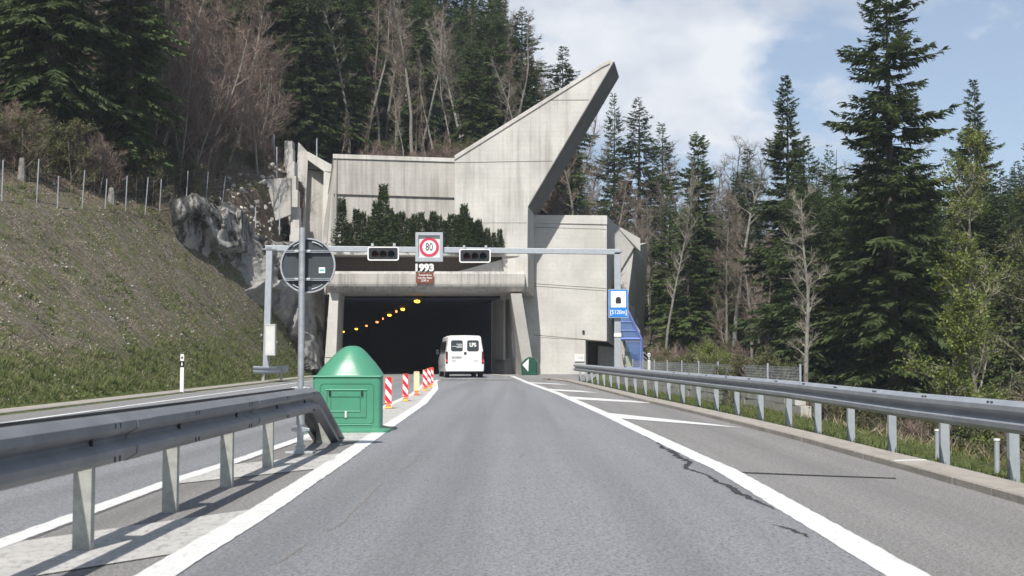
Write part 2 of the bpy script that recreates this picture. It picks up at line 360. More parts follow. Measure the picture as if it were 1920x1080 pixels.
# terrain: soil, leaf litter and grass by place
def ground_mat():
    m = bpy.data.materials.new('ground_soil'); m.use_nodes = True; t = m.node_tree; b = t.nodes['Principled BSDF']
    b.inputs['Roughness'].default_value = .97; b.inputs['Specular IOR Level'].default_value = .15
    g = N(t, 'ShaderNodeNewGeometry'); P = g.outputs['Position']
    def noise(s_, d=6, r=.62, st=(1, 1, 1), rot=(0, 0, 0)):
        mp = N(t, 'ShaderNodeMapping', inp={3: st, 2: rot}); t.links.new(P, mp.inputs[0])
        n = N(t, 'ShaderNodeTexNoise', inp={'Scale': s_, 'Detail': d, 'Roughness': r}); t.links.new(mp.outputs[0], n.inputs[0]); return n.outputs[0]
    def mr(v, a, b_, c=0, d=1):
        r = N(t, 'ShaderNodeMapRange', inp={1: a, 2: b_, 3: c, 4: d}); t.links.new(v, r.inputs[0]); return r.outputs[0]
    def mix(f, a, b_):
        x = N(t, 'ShaderNodeMixRGB')
        for i, v in ((0, f), (1, a), (2, b_)):
            if hasattr(v, 'is_linked') or hasattr(v, 'links'): t.links.new(v, x.inputs[i])
            else: x.inputs[i].default_value = v if i == 0 else (*v, 1)
        return x.outputs[0]
    soil = mix(mr(noise(3.5, 9, .75), .38, .62), (.062, .052, .037), (.18, .155, .118))
    soil = mix(mr(noise(13, 6, .8), .5, .62, 0, .8), soil, (.31, .285, .24))
    soil = mix(mr(noise(9, 6, .8), .52, .64, 0, .75), soil, (.045, .038, .028))
    # rows of netting and rills down the bank
    soil = mix(mr(noise(1.5, 5, .7, (.35, 3.2, .35), (0, 0, .35)), .48, .62, 0, .55), soil, (.06, .052, .034))
    soil = mix(mr(noise(.9, 7, .75), .47, .62, 0, .75), soil, mix(mr(noise(7, 5), .4, .6), (.055, .075, .018), (.12, .135, .04)))
    litter = mix(mr(noise(5, 8, .75), .38, .62), (.05, .036, .026), (.15, .11, .08))
    litter = mix(mr(noise(.6, 4), .5, .62, 0, .6), litter, (.05, .058, .022))
    litter = mix(mr(noise(6, 6, .75), .54, .62, 0, .7), litter, (.30, .28, .25))
    sx = N(t, 'ShaderNodeSeparateXYZ'); t.links.new(P, sx.inputs[0])
    turf = mix(mr(noise(4, 8, .7), .4, .6), (.05, .075, .018), (.13, .15, .045))
    # forest floor above the fence line, turf along the road edges
    mm = N(t, 'ShaderNodeMath', operation='MULTIPLY_ADD', inp={1: 3}); t.links.new(noise(.4, 4), mm.inputs[0]); t.links.new(sx.outputs[2], mm.inputs[2])
    c = mix(mr(mm.outputs[0], 8.3, 10.2), soil, litter)
    m2 = N(t, 'ShaderNodeMath', operation='MULTIPLY_ADD', inp={1: 1.6}); t.links.new(noise(.9, 4), m2.inputs[0]); t.links.new(sx.outputs[2], m2.inputs[2])
    low = mr(m2.outputs[0], 1.0, 2.3, 1, 0)
    lf = N(t, 'ShaderNodeMath', operation='MULTIPLY'); t.links.new(low, lf.inputs[0]); t.links.new(mr(sx.outputs[0], 5.8, 8, .9, .25), lf.inputs[1])
    c = mix(lf.outputs[0], c, turf)
    c = mix(mr(sx.outputs[0], 7, 9), c, litter)
    t.links.new(c, b.inputs['Base Color'])
    bn = N(t, 'ShaderNodeBump', inp={'Strength': .9, 'Distance': .12}); t.links.new(noise(6, 8, .7), bn.inputs['Height']); t.links.new(bn.outputs[0], b.inputs['Normal'])
    return m
M['ground'] = ground_mat()
def rock_mat():
    m = mat('limestone_rock', (.21, .205, .195), (.34, .328, .305), scale=1.0, rough=.95, bump=.9, bscale=5, world=True, c3=(.15, .145, .135), s3=2.2, f3=.7)
    t, b, src = node_after(m); g = N(t, 'ShaderNodeNewGeometry')
    mp = N(t, 'ShaderNodeMapping', inp={3: (1, 1, .35), 2: (0, .5, 0)}); t.links.new(g.outputs['Position'], mp.inputs[0])
    n = N(t, 'ShaderNodeTexNoise', inp={'Scale': 1.6, 'Detail': 9, 'Roughness': .72}); t.links.new(mp.outputs[0], n.inputs[0])
    sx = N(t, 'ShaderNodeSeparateXYZ'); t.links.new(g.outputs['Position'], sx.inputs[0])
    ht = N(t, 'ShaderNodeMapRange', inp={1: 4.0, 2: 7.6, 3: -.15, 4: .085}); t.links.new(sx.outputs[2], ht.inputs[0])
    ad = N(t, 'ShaderNodeMath', operation='ADD'); t.links.new(n.outputs[0], ad.inputs[0]); t.links.new(ht.outputs[0], ad.inputs[1])
    r = N(t, 'ShaderNodeMapRange', inp={1: .53, 2: .60, 3: 0, 4: .9}); t.links.new(ad.outputs[0], r.inputs[0])
    x = N(t, 'ShaderNodeMixRGB', inp={2: (.028, .028, .026, 1)}); t.links.new(r.outputs[0], x.inputs[0]); t.links.new(src, x.inputs[1])
    t.links.new(x.outputs[0], b.inputs['Base Color']); return m
M['rock'] = rock_mat()

# ---------------------------------------------------------------- terrain
def ss(a, b, x):
    t = min(max((x-a)/(b-a), 0), 1); return t*t*(3-2*t)
def lin(x, pts):
    if x <= pts[0][0]: return pts[0][1]
    for (a, va), (b, vb) in zip(pts, pts[1:]):
        if x <= b: return va+(vb-va)*(x-a)/(b-a)
    return pts[-1][1]
CX = [(-20, -23), (25, -20), (45, -18), (60, -16.6), (70, -14.3), (76, -13.9), (90, -13.8)]
CZ = [(-20, 2.6), (25, 4.2), (45, 6.4), (60, 8.1), (70, 10.4), (76, 12.6), (90, 13)]
TOE = [(-20, -10.9), (60, -10.9), (66, -11.0), (76, -11.6), (90, -12)]
from mathutils import noise as mn
def vn(x, y):
    return .55*mn.fractal(Vector((x*.45, y*.45, 0)), .9, 2, 5)+.35*mn.noise(Vector((x*1.7, y*1.5, 7)))+.4*( math.sin(x*.9+1.3*math.sin(y*.37))*.5+math.sin(y*.71+1.7*math.sin(x*.31)+2)*.5)
def backH(x, y):
    base = lin(x, [(-100, 58), (-14, 13), (-1, 12.6), (3.5, 9.2), (5.2, 8.0), (7.6, .4), (14, -1), (40, -2)])
    k = lin(x, [(-60, .62), (-25, .5), (-5, .20), (6, .16), (14, .15), (40, .12)])
    return base+k*min(max(y-79, 0), 75)
def H(x, y):
    r = rz(y)
    if y > 79: z = backH(x, y)
    else:
        if x < -10.2:
            toe, cx, cz = lin(y, TOE), lin(y, CX), lin(y, CZ)
            if x > toe: z = r+.02
            elif x > cx: z = r+.05+(cz-r)*(toe-x)/(toe-cx)
            else: z = cz+.6*(cx-x)+.02
        elif x > 5.2:
            fall = ss(5.2, 10.5, x)*3.6
            if y > 50: fall *= 1-ss(50, 54, y)*(1-ss(11.5, 13, x))
            z = r+.03-fall
        else: z = r-.05
        if y > 77: z = z+(backH(x, 79)-z)*(y-77)/2
    if x < -11.0: z += .17*vn(x*1.3, y*1.0)*min(1, (-11.0-x))
    if x > 7: z += .12*vn(x, y)
    return z
xs = np.concatenate([np.arange(-150, -30, 5), np.arange(-30, -21, .45), np.arange(-21, -9, .2), np.arange(-9, 5, 1.0), np.arange(5, 20, .6), np.arange(20, 160, 5)])
ys = np.concatenate([np.arange(-20, 20, 1.5), np.arange(20, 72, .35), np.arange(72, 100, .7), np.arange(100, 320, 5)])
V = np.array([(x, y, H(x, y)) for y in ys for x in xs]); nx = len(xs)
fs = []
for j in range(len(ys)-1):
    for i in range(nx-1):
        xc, yc = (xs[i]+xs[i+1])/2, (ys[j]+ys[j+1])/2
        if -12.9 < xc < 7.5 and 75.5 < yc < 79.3: continue
        fs.append((j*nx+i, j*nx+i+1, (j+1)*nx+i+1, (j+1)*nx+i))
g = np_mesh('ground', V, [np.array(fs)], M['ground'], smooth=True); tag(g, kind='structure')

def hit(px, py, y0=30, y1=200):
    y = y0
    while y < y1:
        p = at(px, py, y)
        if p.z < H(p.x, y): return Vector((p.x, y, H(p.x, y)))
        y += .25
    return at(px, py, y1)
# ---------------------------------------------------------------- road and paint
def sheet(name, left, right, m, h, step=1.0, jit=0, y1=None, seed=0):
    """surface between two x(y) polylines given as [(y,x),...]"""
    rn = random.Random(seed); ya = max(left[0][0], right[0][0]); yb = min(left[-1][0], right[-1][0])
    n = max(1, int((yb-ya)/step)); vs = []; f = []
    for i in range(n+1):
        y = ya+(yb-ya)*i/n; z = rz(y)+h
        vs += [(lin(y, left)+rn.uniform(-jit, jit), y, z), (lin(y, right)+rn.uniform(-jit, jit), y, z)]
        if i: k = 2*i; f.append((k-2, k-1, k+1, k))
    o = MB().add(vs, f).build(name, m); tag(o, kind='structure'); return o
KERB = [(-15, 4.0), (4, 4.0), (10, 4.08), (13.5, 4.12), (18, 4.05), (22, 3.92), (28, 3.62), (34, 3.28), (45, 2.85), (56, 2.35), (62, 1.3)]
sheet('road', [(-15, -10.25), (75, -10.25), (80, -11)], [(y, x+.02) for y, x in KERB if y < 50]+[(56, 2.5), (58.5, 3.6), (76, 5.1), (80, 5.1)], M['asph2'], 0.0)
def px_line(pts): return [(gp(x, y).y, gp(x, y).x) for x, y in pts]
# right edge line (centre) and island right edge from measured positions
RL = [(-15, 1.98)] + px_line([(1700, 1080), (1357, 880), (1140, 779), (1047, 738), (990, 718)]) + [(70, .0), (82, -2.4)]
IR = [(-15, -1.85)] + px_line([(332, 1080), (518, 960), (722, 813), (800, 757), (822, 730), (820, 715)])
IRo = [(y, x) for y, x in IR]
IL = [(-15, -3.2), (5, -3.24)] + px_line([(0, 1022), (313, 907), (419, 873), (554, 827), (716, 766), (776, 738), (800, 716)])
sheet('lane_surface', IR, RL, M['asph'], .004)
sheet('far_lane_surface', [(61, -4.3), (82, -8.5)], [(61, lin(61, RL)), (82, -2.4)], M['asph'], .004)
sheet('opposite_lane_surface', [(-15, -9.3), (60, -9.3), (75, -10)], [(-15, -3.1), (5, -3.14)]+[(y, x+.1) for y, x in IL[2:]], M['asph'], .0045)
def off(l, d): return [(y, x+d) for y, x in l]
def wline(name, l, w_, m, h=.008, jit=.007, seed=1, y0=None, y1=None):
    l2 = [(y, x) for y, x in l if (y0 is None or y > y0) and (y1 is None or y < y1)]
    if y0 is not None: l2 = [(y0, lin(y0, l))]+l2
    if y1 is not None: l2 = l2+[(y1, lin(y1, l))]
    return sheet(name, off(l2, -w_/2), off(l2, w_/2), m, h, .12, jit, seed=seed)
wline('edge_line', RL, .235, M['line'], seed=3)
wline('island_line', off(IR, -.11), .22, M['line'], .010, y1=60, seed=4)
wline('island_line', off(IL, 0), .17, M['line'], .010, seed=5)
wline('verge_line', [(-15, -9.0), (75, -9.0)], .15, M['line'], .009, seed=6)
# painted stripes in the island, then its full white nose
def poly(name, pts, m, h):
    vs = [(x, y, rz(y)+h) for x, y in pts]; o = MB().add(vs, [tuple(range(len(vs)))]).build(name, m); tag(o, kind='structure'); return o
for ya in (.1, 5.95, 11.9):
    x0, x1 = lin(ya+1, IL), lin(ya+2, IR)-.2
    poly('island_stripe', [(-3.17, ya), (x1, ya+1.75), (x1, ya+4.0), (-3.17, ya+2.15)], M['line_worn'], .0075)
sheet('island_nose', [(y, x) for y, x in IL if y > 17.5], [(17.5, lin(17.5, IR)-.2)]+[(y, x-.2) for y, x in IR if y > 17.5], M['line_worn'], .0072, .3)
for a, b, c, d in (((1125, 773), (1150, 784), (1394, 803), (1330, 795)), ((1060, 743), (1078, 749), (1228, 757), (1190, 752)),
                   ((1025, 729), (1042, 733), (1122, 737), (1090, 733)), ((985, 716.5), (1000, 719), (1068, 722), (1045, 719.5))):
    q = [gp(*p) for p in (a, b, c, d)]
    poly('hatch_stripe', [(p.x, p.y) for p in q], M['line'], .0065)
# tar sealant along the edge line, cracks
def blobstrip(name, pts, m, h, seed, wmul=.72):
    rn = random.Random(seed); L_, Rr = [], []
    P = []
    for (a, b) in zip(pts, pts[1:]):
        for k in range(14):
            t = k/14; P.append((a[0]+(b[0]-a[0])*t, a[1]+(b[1]-a[1])*t, a[2]+(b[2]-a[2])*t))
    vs = []; f = []; wob = 0
    for i, (x, y, w_) in enumerate(P):
        wob = wob*.7+rn.uniform(-1, 1)*.35*w_
        v1 = gp(x-w_*wmul*rn.uniform(.25, 1)+wob, y); v2 = gp(x+w_*wmul*rn.uniform(.4, 1)+wob, y)
        vs += [(v1.x, v1.y, rz(v1.y)+h), (v2.x, v2.y, rz(v2.y)+h)]
        if i: f.append((2*i-2, 2*i-1, 2*i+1, 2*i))
    o = MB().add(vs, f).build(name, m); tag(o, kind='structure')
blobstrip('tar_seam', [(1195, 806, 6), (1240, 836, 7), (1262, 850, 14), (1290, 866, 12), (1286, 880, 8), (1330, 893, 8), (1390, 926, 15), (1430, 945, 9), (1452, 958, 2)], M['tar'], .0062, 5)
blobstrip('tar_seam', [(1448, 985, 3), (1480, 993, 12), (1505, 1003, 9), (1518, 1010, 3)], M['tar'], .0062, 6)
blobstrip('tar_seam', [(1130, 775, 1), (1195, 806, 4)], M['tar'], .0062, 9)
poly('road_crack', [(gp(x, y).x, gp(x, y).y) for x, y in ((1368, 885), (1500, 890.2), (1680, 897), (1680, 898.2), (1500, 892), (1368, 886.5))], M['tar'], .0064)
for i, pts in enumerate(([(716, 905, 3), (690, 935, 4), (668, 955, 3), (640, 985, 2), (612, 998, 3)], [(575, 1022, 4), (548, 1040, 5), (530, 1052, 5), (505, 1062, 2)],
                         [(790, 850, 1.2), (770, 872, 2), (745, 888, 2)], [(1300, 905, 1), (1380, 912, 1.3), (1500, 918, 1)])):
    blobstrip('road_crack', pts, M['rust'], .0062, 20+i)
# kerb
def extr(path, prof, z0=0):
    """path [(x,y)], prof [(d,z)] with d to the right of travel"""
    rings = []
    for i, (x, y) in enumerate(path):
        a, b = path[max(i-1, 0)], path[min(i+1, len(path)-1)]
        tx, ty = b[0]-a[0], b[1]-a[1]; l = math.hypot(tx, ty); nx_, ny_ = ty/l, -tx/l
        rings.append([(x+nx_*d, y+ny_*d, rz(y)+z0+z) for d, z in prof])
    return rings
def pathof(l, y0, y1, st): return [(lin(y, l), y) for y in np.arange(y0, y1+1e-6, st)]
mb = MB()
rn = random.Random(2); y = -8
while y < 61:
    y2 = y+1.0
    p = pathof(KERB, y+.006, y2-.006, .494); j = rn.uniform(-.006, .006)
    mb.loft(extr(p, [(j, -.1), (j, .062), (.014+j, .076), (.36, .082), (.36, -.1)])); y = y2
kb = thing('kerb', 'pale concrete kerb of long stones beside the grass and guardrail', 'kerb', (4.2, 10, 0))
mb.build('kerb_stones', M['kerb'], kb)
mb = MB(); q = pathof(KERB, 13.82, 13.9, .08); mb.loft(extr(q, [(-.003, 0), (-.003, .064), (.012, .080), (.34, .086), (.34, .05)])); mb.build('white_mark', M['line'], kb)
mb = MB(); y = -8; rn = random.Random(4)
while y < 68:
    p = [(-10.25+rn.uniform(-.01, .01), y+.01), (-10.25, y+1.19)]
    mb.loft(extr(p, [(-.62, -.1), (-.62, .055), (-.015, .05), (0, .035), (0, -.1)])); y += 1.2
k2 = thing('kerb', 'low pale edge strip at the foot of the grassy bank', 'kerb', (-10.5, 20, 0)); mb.build('edge_stones', M['kerb'], k2)

# ---------------------------------------------------------------- guardrails
WP = [(0, .31), (.022, .296), (.078, .262), (.083, .215), (.072, .205), (.012, .172), (.004, .155), (.012, .138), (.072, .105), (.083, .095), (.078, .048), (.022, .014), (0, 0)]
def wbeam(path3, side):
    """path3 [(x,y,zbottom)]; side +1 bulges to -x ... sign of bulge in x"""
    rings = []
    for i, (x, y, z) in enumerate(path3):
        a, b = path3[max(i-1, 0)], path3[min(i+1, len(path3)-1)]
        tx, ty = b[0]-a[0], b[1]-a[1]; l = math.hypot(tx, ty) or 1; nx_, ny_ = ty/l, -tx/l
        o = [(x+side*nx_*d, y+side*ny_*d, z+zz) for d, zz in WP]; i2 = [(x+side*nx_*(d-.006), y+side*ny_*(d-.006), z+zz) for d, zz in reversed(WP)]
        rings.append(o+i2)
    return MB().loft(rings)
def cpost(mb, x, y, z0, z1, w_=.11, d=.07, twist=0):
    # C shaped post, open to the side
    t = .008; a = []
    for (u, v) in ((-w_/2, -d/2), (w_/2, -d/2), (w_/2, d/2), (w_/2-t, d/2), (w_/2-t, -d/2+t), (-w_/2+t, -d/2+t), (-w_/2+t, d/2), (-w_/2, d/2)):
        a.append((x+u*math.cos(twist)-v*math.sin(twist), y+u*math.sin(twist)+v*math.cos(twist)))
    mb.loft([[(p[0], p[1], z0) for p in a], [(p[0], p[1], z1) for p in a]])
gr = thing('guardrail', 'weathered double-sided guardrail on the median at left, sloping down to the green box', 'guardrail', (-2.59, 11, 0))
TOPZ = .815; zb = TOPZ-.31
def railpath(x, end=True):
    p = [(x, yy, zb+.025*max(0, 1-(yy/9))) for yy in (-6, 0, 4, 8, 10, 12, 14, 15.4, 15.9)]
    p += [(x, 16.15, zb-.01), (x, 16.4, zb-.07), (x, 17.4, zb-.37), (x, 18.5, zb-.70), (x, 18.8, zb-.78)]
    return p
for x, s in ((-2.50, 1), (-2.69, -1)):
    bm_ = wbeam(railpath(x), s).build('beam', M['rail'], gr, smooth=True)
    for yy in (5.6, 7.6, 9.6, 11.6, 13.6, 15.4):
        for zz in (.155,):
            mb = MB(); mb.box((x+s*.012, yy, zb+zz), (.02, .03, .045)); mb.build('bolt', M['dark'], bm_)
        if s > 0:
            for dz_ in (.255, .055):
                for dd in (-.05, .05): MB().box((x+s*(.0795), yy+dd+.3, zb+dz_-.012), (.006, .016, .034)).build('slot', M['dark'], bm_)
    # overlapped splice edges
    for yy in (8.3, 12.3):
        rr = wbeam([(x+s*.006, yy, zb), (x+s*.006, yy+.32, zb)], s).build('splice', M['rail'], bm_, smooth=True)
for yy in (1.8, 3.8, 5.8, 7.82, 9.8, 11.73, 13.7):
    mb = MB(); cpost(mb, -2.595, yy, -.05, zb+.25); mb.build('post', M['post'], gr)
    mb = MB(); mb.box((-2.595, yy, zb+.16), (.16, .05, .20)); mb.build('spacer', M['post'], gr)
for yy in (17.75,):
    mb = MB(); mb.box((-2.595, yy, .12), (.2, .12, .34)); mb.build('anchor', M['post'], gr)
# right guardrail
GR = [(-8, 4.86), (22, 4.84), (25, 4.68), (31, 4.36), (40, 3.86), (50, 3.34), (55, 3.08), (57.5, 2.86)]
g2 = thing('guardrail', 'long silver guardrail on grass behind the kerb along the right shoulder', 'guardrail', (4.9, 30, 0))
pts = [(lin(y_, GR)-.10, y_, rz(y_)+.10+.36) for y_ in np.arange(-6, 57.6, 1.0)]
b2 = wbeam(pts, -1).build('beam', M['rail2'], g2, smooth=True)
yy = 8.6
while yy < 57:
    x = lin(yy, GR); mb = MB(); cpost(mb, x+.06, yy, rz(yy)-.2, rz(yy)+.70, .10, .06, .06); mb.build('post', M['steel_light'], g2)
    if yy < 34:
        mb = MB(); mb.box((x-.095, yy, rz(yy)+.46+.155), (.016, .04, .06)); mb.build('bolt', M['dark'], b2)
        for dd in (-.05, .05): MB().box((x-.160, yy+dd, rz(yy)+.46+.285), (.02, .02, .018)).build('slot', M['dark'], b2)
    yy += 2.0
g3 = thing('guardrail', 'short guardrail piece at the foot of the left gantry post', 'guardrail', at(508, 695, 50))
wbeam([(at(474, 700, 52).x, 52.5, at(474, 700, 52).z), (at(500, 700, 50).x, 50.5, at(500, 700, 50.5).z), (at(541, 697, 48.2).x, 48.6, at(541, 697, 48.5).z)], -1)
a, b_, c_ = at(475, 700, 53.6), at(505, 701, 54.2), at(541, 698, 56.5)
rings = []
for p in (a, b_, c_): rings.append([(p.x, p.y-d, p.z+z) for d, z in WP]+[(p.x, p.y-d+.006, p.z+z) for d, z in reversed(WP)])
MB().loft(rings).build('beam', M['rail2'], g3, smooth=True)
for p in (a.lerp(b_, .6), b_.lerp(c_, .6)):
    mb = MB(); cpost(mb, p.x, p.y+.06, p.z-.3, p.z+.26); mb.build('post', M['post'], g3)

# ---------------------------------------------------------------- sign seen from behind
px_ = -2.61; PY = 15.86
s = thing('road_sign', 'round road sign seen from behind, dark disc on a grey pole', 'road sign', (px_, PY, 0))
MB().tube([(px_, PY, .03), (px_, PY, 2.80)], .040, 16).build('pole', M['galv'], s, smooth=True)
MB().tube([(px_, PY, .36), (px_, PY, .80)], .052, 16).build('sleeve', M['galv'], s, smooth=True)
mb = MB(); mb.box((px_, PY, .02), (.34, .2, .03)); mb.box((px_, PY, .07), (.10, .12, .08)); mb.build('base_plate', M['galv'], s, bevel=.004)
for z in (.30, .80):
    mb = MB(); mb.box((px_, PY, z), (.16, .05, .05)); mb.box((px_+.09, PY, z), (.05, .035, .035)); mb.box((px_-.09, PY, z), (.05, .035, .035)); mb.build('clamp', M['galv'], s, bevel=.004)
dc = Vector((px_+.06, PY+.10, 2.335))
dsc = MB().prism(circ(dc, .332, 48), (0, .006, 0)).build('disc', M['disc'], s)
ring_prism(MB(), circ(dc-Vector((0, .022, 0)), .345, 48), circ(dc-Vector((0, .022, 0)), .326, 48), (0, .04, 0)).build('rim', M['galv'], dsc, smooth=True)
for zz in (.175, -.175):
    hw = math.sqrt(.33**2-zz**2)-.002
    mb = MB()
    for d in (.012, -.012): mb.box((dc.x, dc.y-.028, dc.z+zz+d), (2*hw, .02, .007))
    mb.box((dc.x, dc.y-.018, dc.z+zz), (2*hw, .006, .03))
    mb.build('bracket', M['galv'], s)
    mb = MB(); mb.tube([(px_, PY, dc.z+zz-.016), (px_, PY, dc.z+zz+.016)], .044, 14); mb.box((px_-.075, dc.y-.045, dc.z+zz), (.05, .03, .032)); mb.box((px_+.075, dc.y-.045, dc.z+zz), (.05, .03, .032))
    mb.build('clamp', M['galv'], s, bevel=.003)
for sx_ in (-1, 1):
    for sz in (-1, 1):
        mb = MB(); A = [(dc.x+sx_*.30*math.cos(t), dc.y-.02, dc.z+sz*.30*math.sin(t)) for t in np.linspace(R(52), R(80), 6)]
        mb.tube(A, .006, 6); mb.build('stiffener', M['galv'], dsc)
st = MB(); st.box((dc.x+.175, dc.y-.003, dc.z-.058), (.078, .003, .072)); st = st.build('sticker', M['white'], dsc)
mb = MB(); mb.box((dc.x+.175, dc.y-.006, dc.z-.058), (.06, .003, .022)); mb.build('sticker_print', M['cyan'], st)

# ---------------------------------------------------------------- green crash boxes
gb = thing('crash_cushion', 'bright green plastic crash box with arched top at the guardrail end', 'crash cushion', (-2.58, 20.3, rz(20)))
z0 = rz(20); cx, cy0 = -2.575, 20.0
def rr_plan(hw, y0, y1, z, r=.07, taper=.90, n=5, xo=0):
    o = []; hb = hw*taper; r = min(r, hw*.9, (y1-y0)*.45)
    for (X, Y, a0) in ((hb-r, y1-r, 0), (-hb+r, y1-r, 90), (-hw+r, y0+r, 180), (hw-r, y0+r, 270)):
        for k in range(n+1):
            a = R(a0+90*k/n); o.append((cx+xo+X+r*math.cos(a), Y+r*math.sin(a), z))
    return o
rings = [rr_plan(.535, 20.0, 20.9, z0+z, .06) for z in (.02, .06, .5, .858)]+[rr_plan(.545, 19.99, 20.9, z0+.868, .06), rr_plan(.543, 19.99, 20.9, z0+.885, .06)]
dome = [(.012, .985), (.03, .96), (.09, .885), (.14, .81), (.19, .74), (.25, .635), (.315, .52), (.365, .43), (.405, .345), (.438, .26), (.460, .17), (.471, .08)]
for t, f_ in dome:
    dp = .46*(f_**.6); rings.append(rr_plan(.54*f_, 20.455-dp, 20.455+dp*.9, z0+.885+t, max(.03, .5*f_), 1, xo=.035*(1-f_)))
MB().loft(rings).build('shell', M['green'], gb, smooth=True)
mb = MB(); mb.loft([rr_plan(.66, 19.9, 21.0, z0+.0, .15, 1), rr_plan(.65, 19.9, 21.0, z0+.04, .15, 1), rr_plan(.54, 19.99, 20.9, z0+.075, .1, .92)]); mb.build('base_flange', M['green'], gb, smooth=True)
def frame(x0, x1, za, zb_, t, m, name, y_=19.994, r=.03):
    c = ((x0+x1)/2, y_, (za+zb_)/2+z0); ring_prism(MB(), rrect(c, x1-x0, zb_-za, r), rrect(c, x1-x0-2*t, zb_-za-2*t, max(.006, r-t)), (0, .02, 0)).build(name, m, gb)
frame(-2.99, -2.15, .135, .765, .008, M['green_line'], 'panel_groove', r=.06)
frame(-2.885, -2.265, .235, .66, .007, M['green_line'], 'hatch_frame', 19.992, .01)
frame(-2.825, -2.36, .335, .565, .007, M['green_line'], 'hatch_frame', 19.991, .006)
for (x0, x1, z) in ((-2.90, -2.26, .668), (-2.84, -2.36, .335), (-2.98, -2.18, .125)):
    mb = MB(); mb.box(((x0+x1)/2, 19.992, z0+z), (x1-x0, .014, .010)); mb.build('hatch_ridge', M['green_hi'], gb, bevel=.003)
mb = MB(); mb.box((cx, 19.985, z0+.876), (1.06, .02, .012)); mb.build('shoulder_ridge', M['green_hi'], gb, bevel=.003)
for x in (-2.835, -2.335):
    mb = MB()
    for dx in (-.010, .010): mb.box((x+dx, 19.988, z0+.61), (.012, .02, .085))
    mb.build('hinge', M['black'], gb)
mb = MB(); mb.box((-2.585, 19.985, z0+.285), (.030, .02, .10)); mb.build('latch', M['offwhite'], gb, bevel=.004)

c0 = at(991, 707, 73.2); b = thing('crash_cushion', 'small dark green crash box with white arrow at the right tunnel pillar', 'crash cushion', c0)
def apx(l, Y): return [at(x, y, Y) for x, y in l]
outl = [(978, 707), (977, 684), (979, 679), (985, 672), (992, 668), (1001, 668.5), (1003, 673), (1007, 680), (1007.5, 707)]
o = MB().prism(apx(outl, 73.0), (.1, .9, 0)).build('shell', M['dkgreen'], b, bevel=.06)
MB().prism(apx([(976, 708), (976, 706), (1012, 706), (1012, 708)], 72.9), (0, 1.1, 0)).build('base_flange', M['dkgreen'], b)
MB().prism(apx([(979.5, 684), (991.5, 672.5), (990.5, 697)], 72.97), (0, .02, 0)).build('arrow', M['white'], b)

# ---------------------------------------------------------------- beacons on the island
def stripe_mat():
    m = mat('red_white_stripes', (.8, .8, .8), (.76, .76, .76), rough=.45); t, bs, src = node_after(m)
    tc_ = N(t, 'ShaderNodeTexCoord'); sx = N(t, 'ShaderNodeSeparateXYZ'); t.links.new(tc_.outputs['Object'], sx.inputs[0])
    a = N(t, 'ShaderNodeMath', operation='MULTIPLY_ADD', inp={1: 1.25}); t.links.new(sx.outputs[0], a.inputs[0]); t.links.new(sx.outputs[2], a.inputs[2])
    k = N(t, 'ShaderNodeMath', operation='MULTIPLY_ADD', inp={1: 1/.26, 2: .1}); t.links.new(a.outputs[0], k.inputs[0])
    f_ = N(t, 'ShaderNodeMath', operation='FRACT'); t.links.new(k.outputs[0], f_.inputs[0])
    gt = N(t, 'ShaderNodeMath', operation='GREATER_THAN', inp={1: .5}); t.links.new(f_.outputs[0], gt.inputs[0])
    x = N(t, 'ShaderNodeMixRGB', inp={2: (.50, .015, .045, 1)}); t.links.new(gt.outputs[0], x.inputs[0]); t.links.new(src, x.inputs[1]); t.links.new(x.outputs[0], bs.inputs['Base Color'])
    return m
M['stripes'] = stripe_mat()
def beacon(label, loc, group, panel, h=.70, tilt=0):
    r = thing('beacon_board', label, 'beacon', loc, tilt, group, world=False)
    ring_prism(MB(), rrect((0, -.012, .40), .165, h-.12, .03), rrect((0, -.012, .40), .135, h-.15, .02), (0, .03, 0)).build('frame', M['orange'] if panel == 'stripes' else M['yell_panel'], r)
    MB().prism(rrect((0, 0, .40), .14, h-.145, .02), (0, .012, 0)).build('panel', M[panel], r)
    mb = MB(); mb.loft([[(x*.07, y*.05, .04) for x, y in ((-1, -1), (1, -1), (1, 1), (-1, 1))], [(x*.04, y*.03, .10) for x, y in ((-1, -1), (1, -1), (1, 1), (-1, 1))], [(x*.08, y*.03, .13) for x, y in ((-1, -1), (1, -1), (1, 1), (-1, 1))]])
    mb.build('foot', M['orange'], r)
    mb = MB(); mb.box((0, 0, .022), (.16, .11, .036)); mb.build('base', M['yellow'] if panel == 'stripes' else M['orange'], r, bevel=.01)
    return r
T0 = None
G = 'marker boards standing in a row on the painted island'
for i, (bx, by, pn, lb) in enumerate(((728, 766, 'stripes', 'red and white marker board nearest the green box'), (760, 752, 'stripes', 'second red and white marker board from the green box'),
        (781, 741, 'yell_panel', 'faded yellow and white marker board among the red ones'), (797, 733, 'stripes', 'red and white marker board just past the yellow one'),
        (804, 727.5, 'stripes', 'red and white marker board, second last towards the tunnel'), (809, 723.5, 'stripes', 'last red and white marker board of the row, by the van'))):
    p = gp(bx, by, .01)
    beacon(lb, p, G, pn, .72, random.Random(i).uniform(-.1, .1))

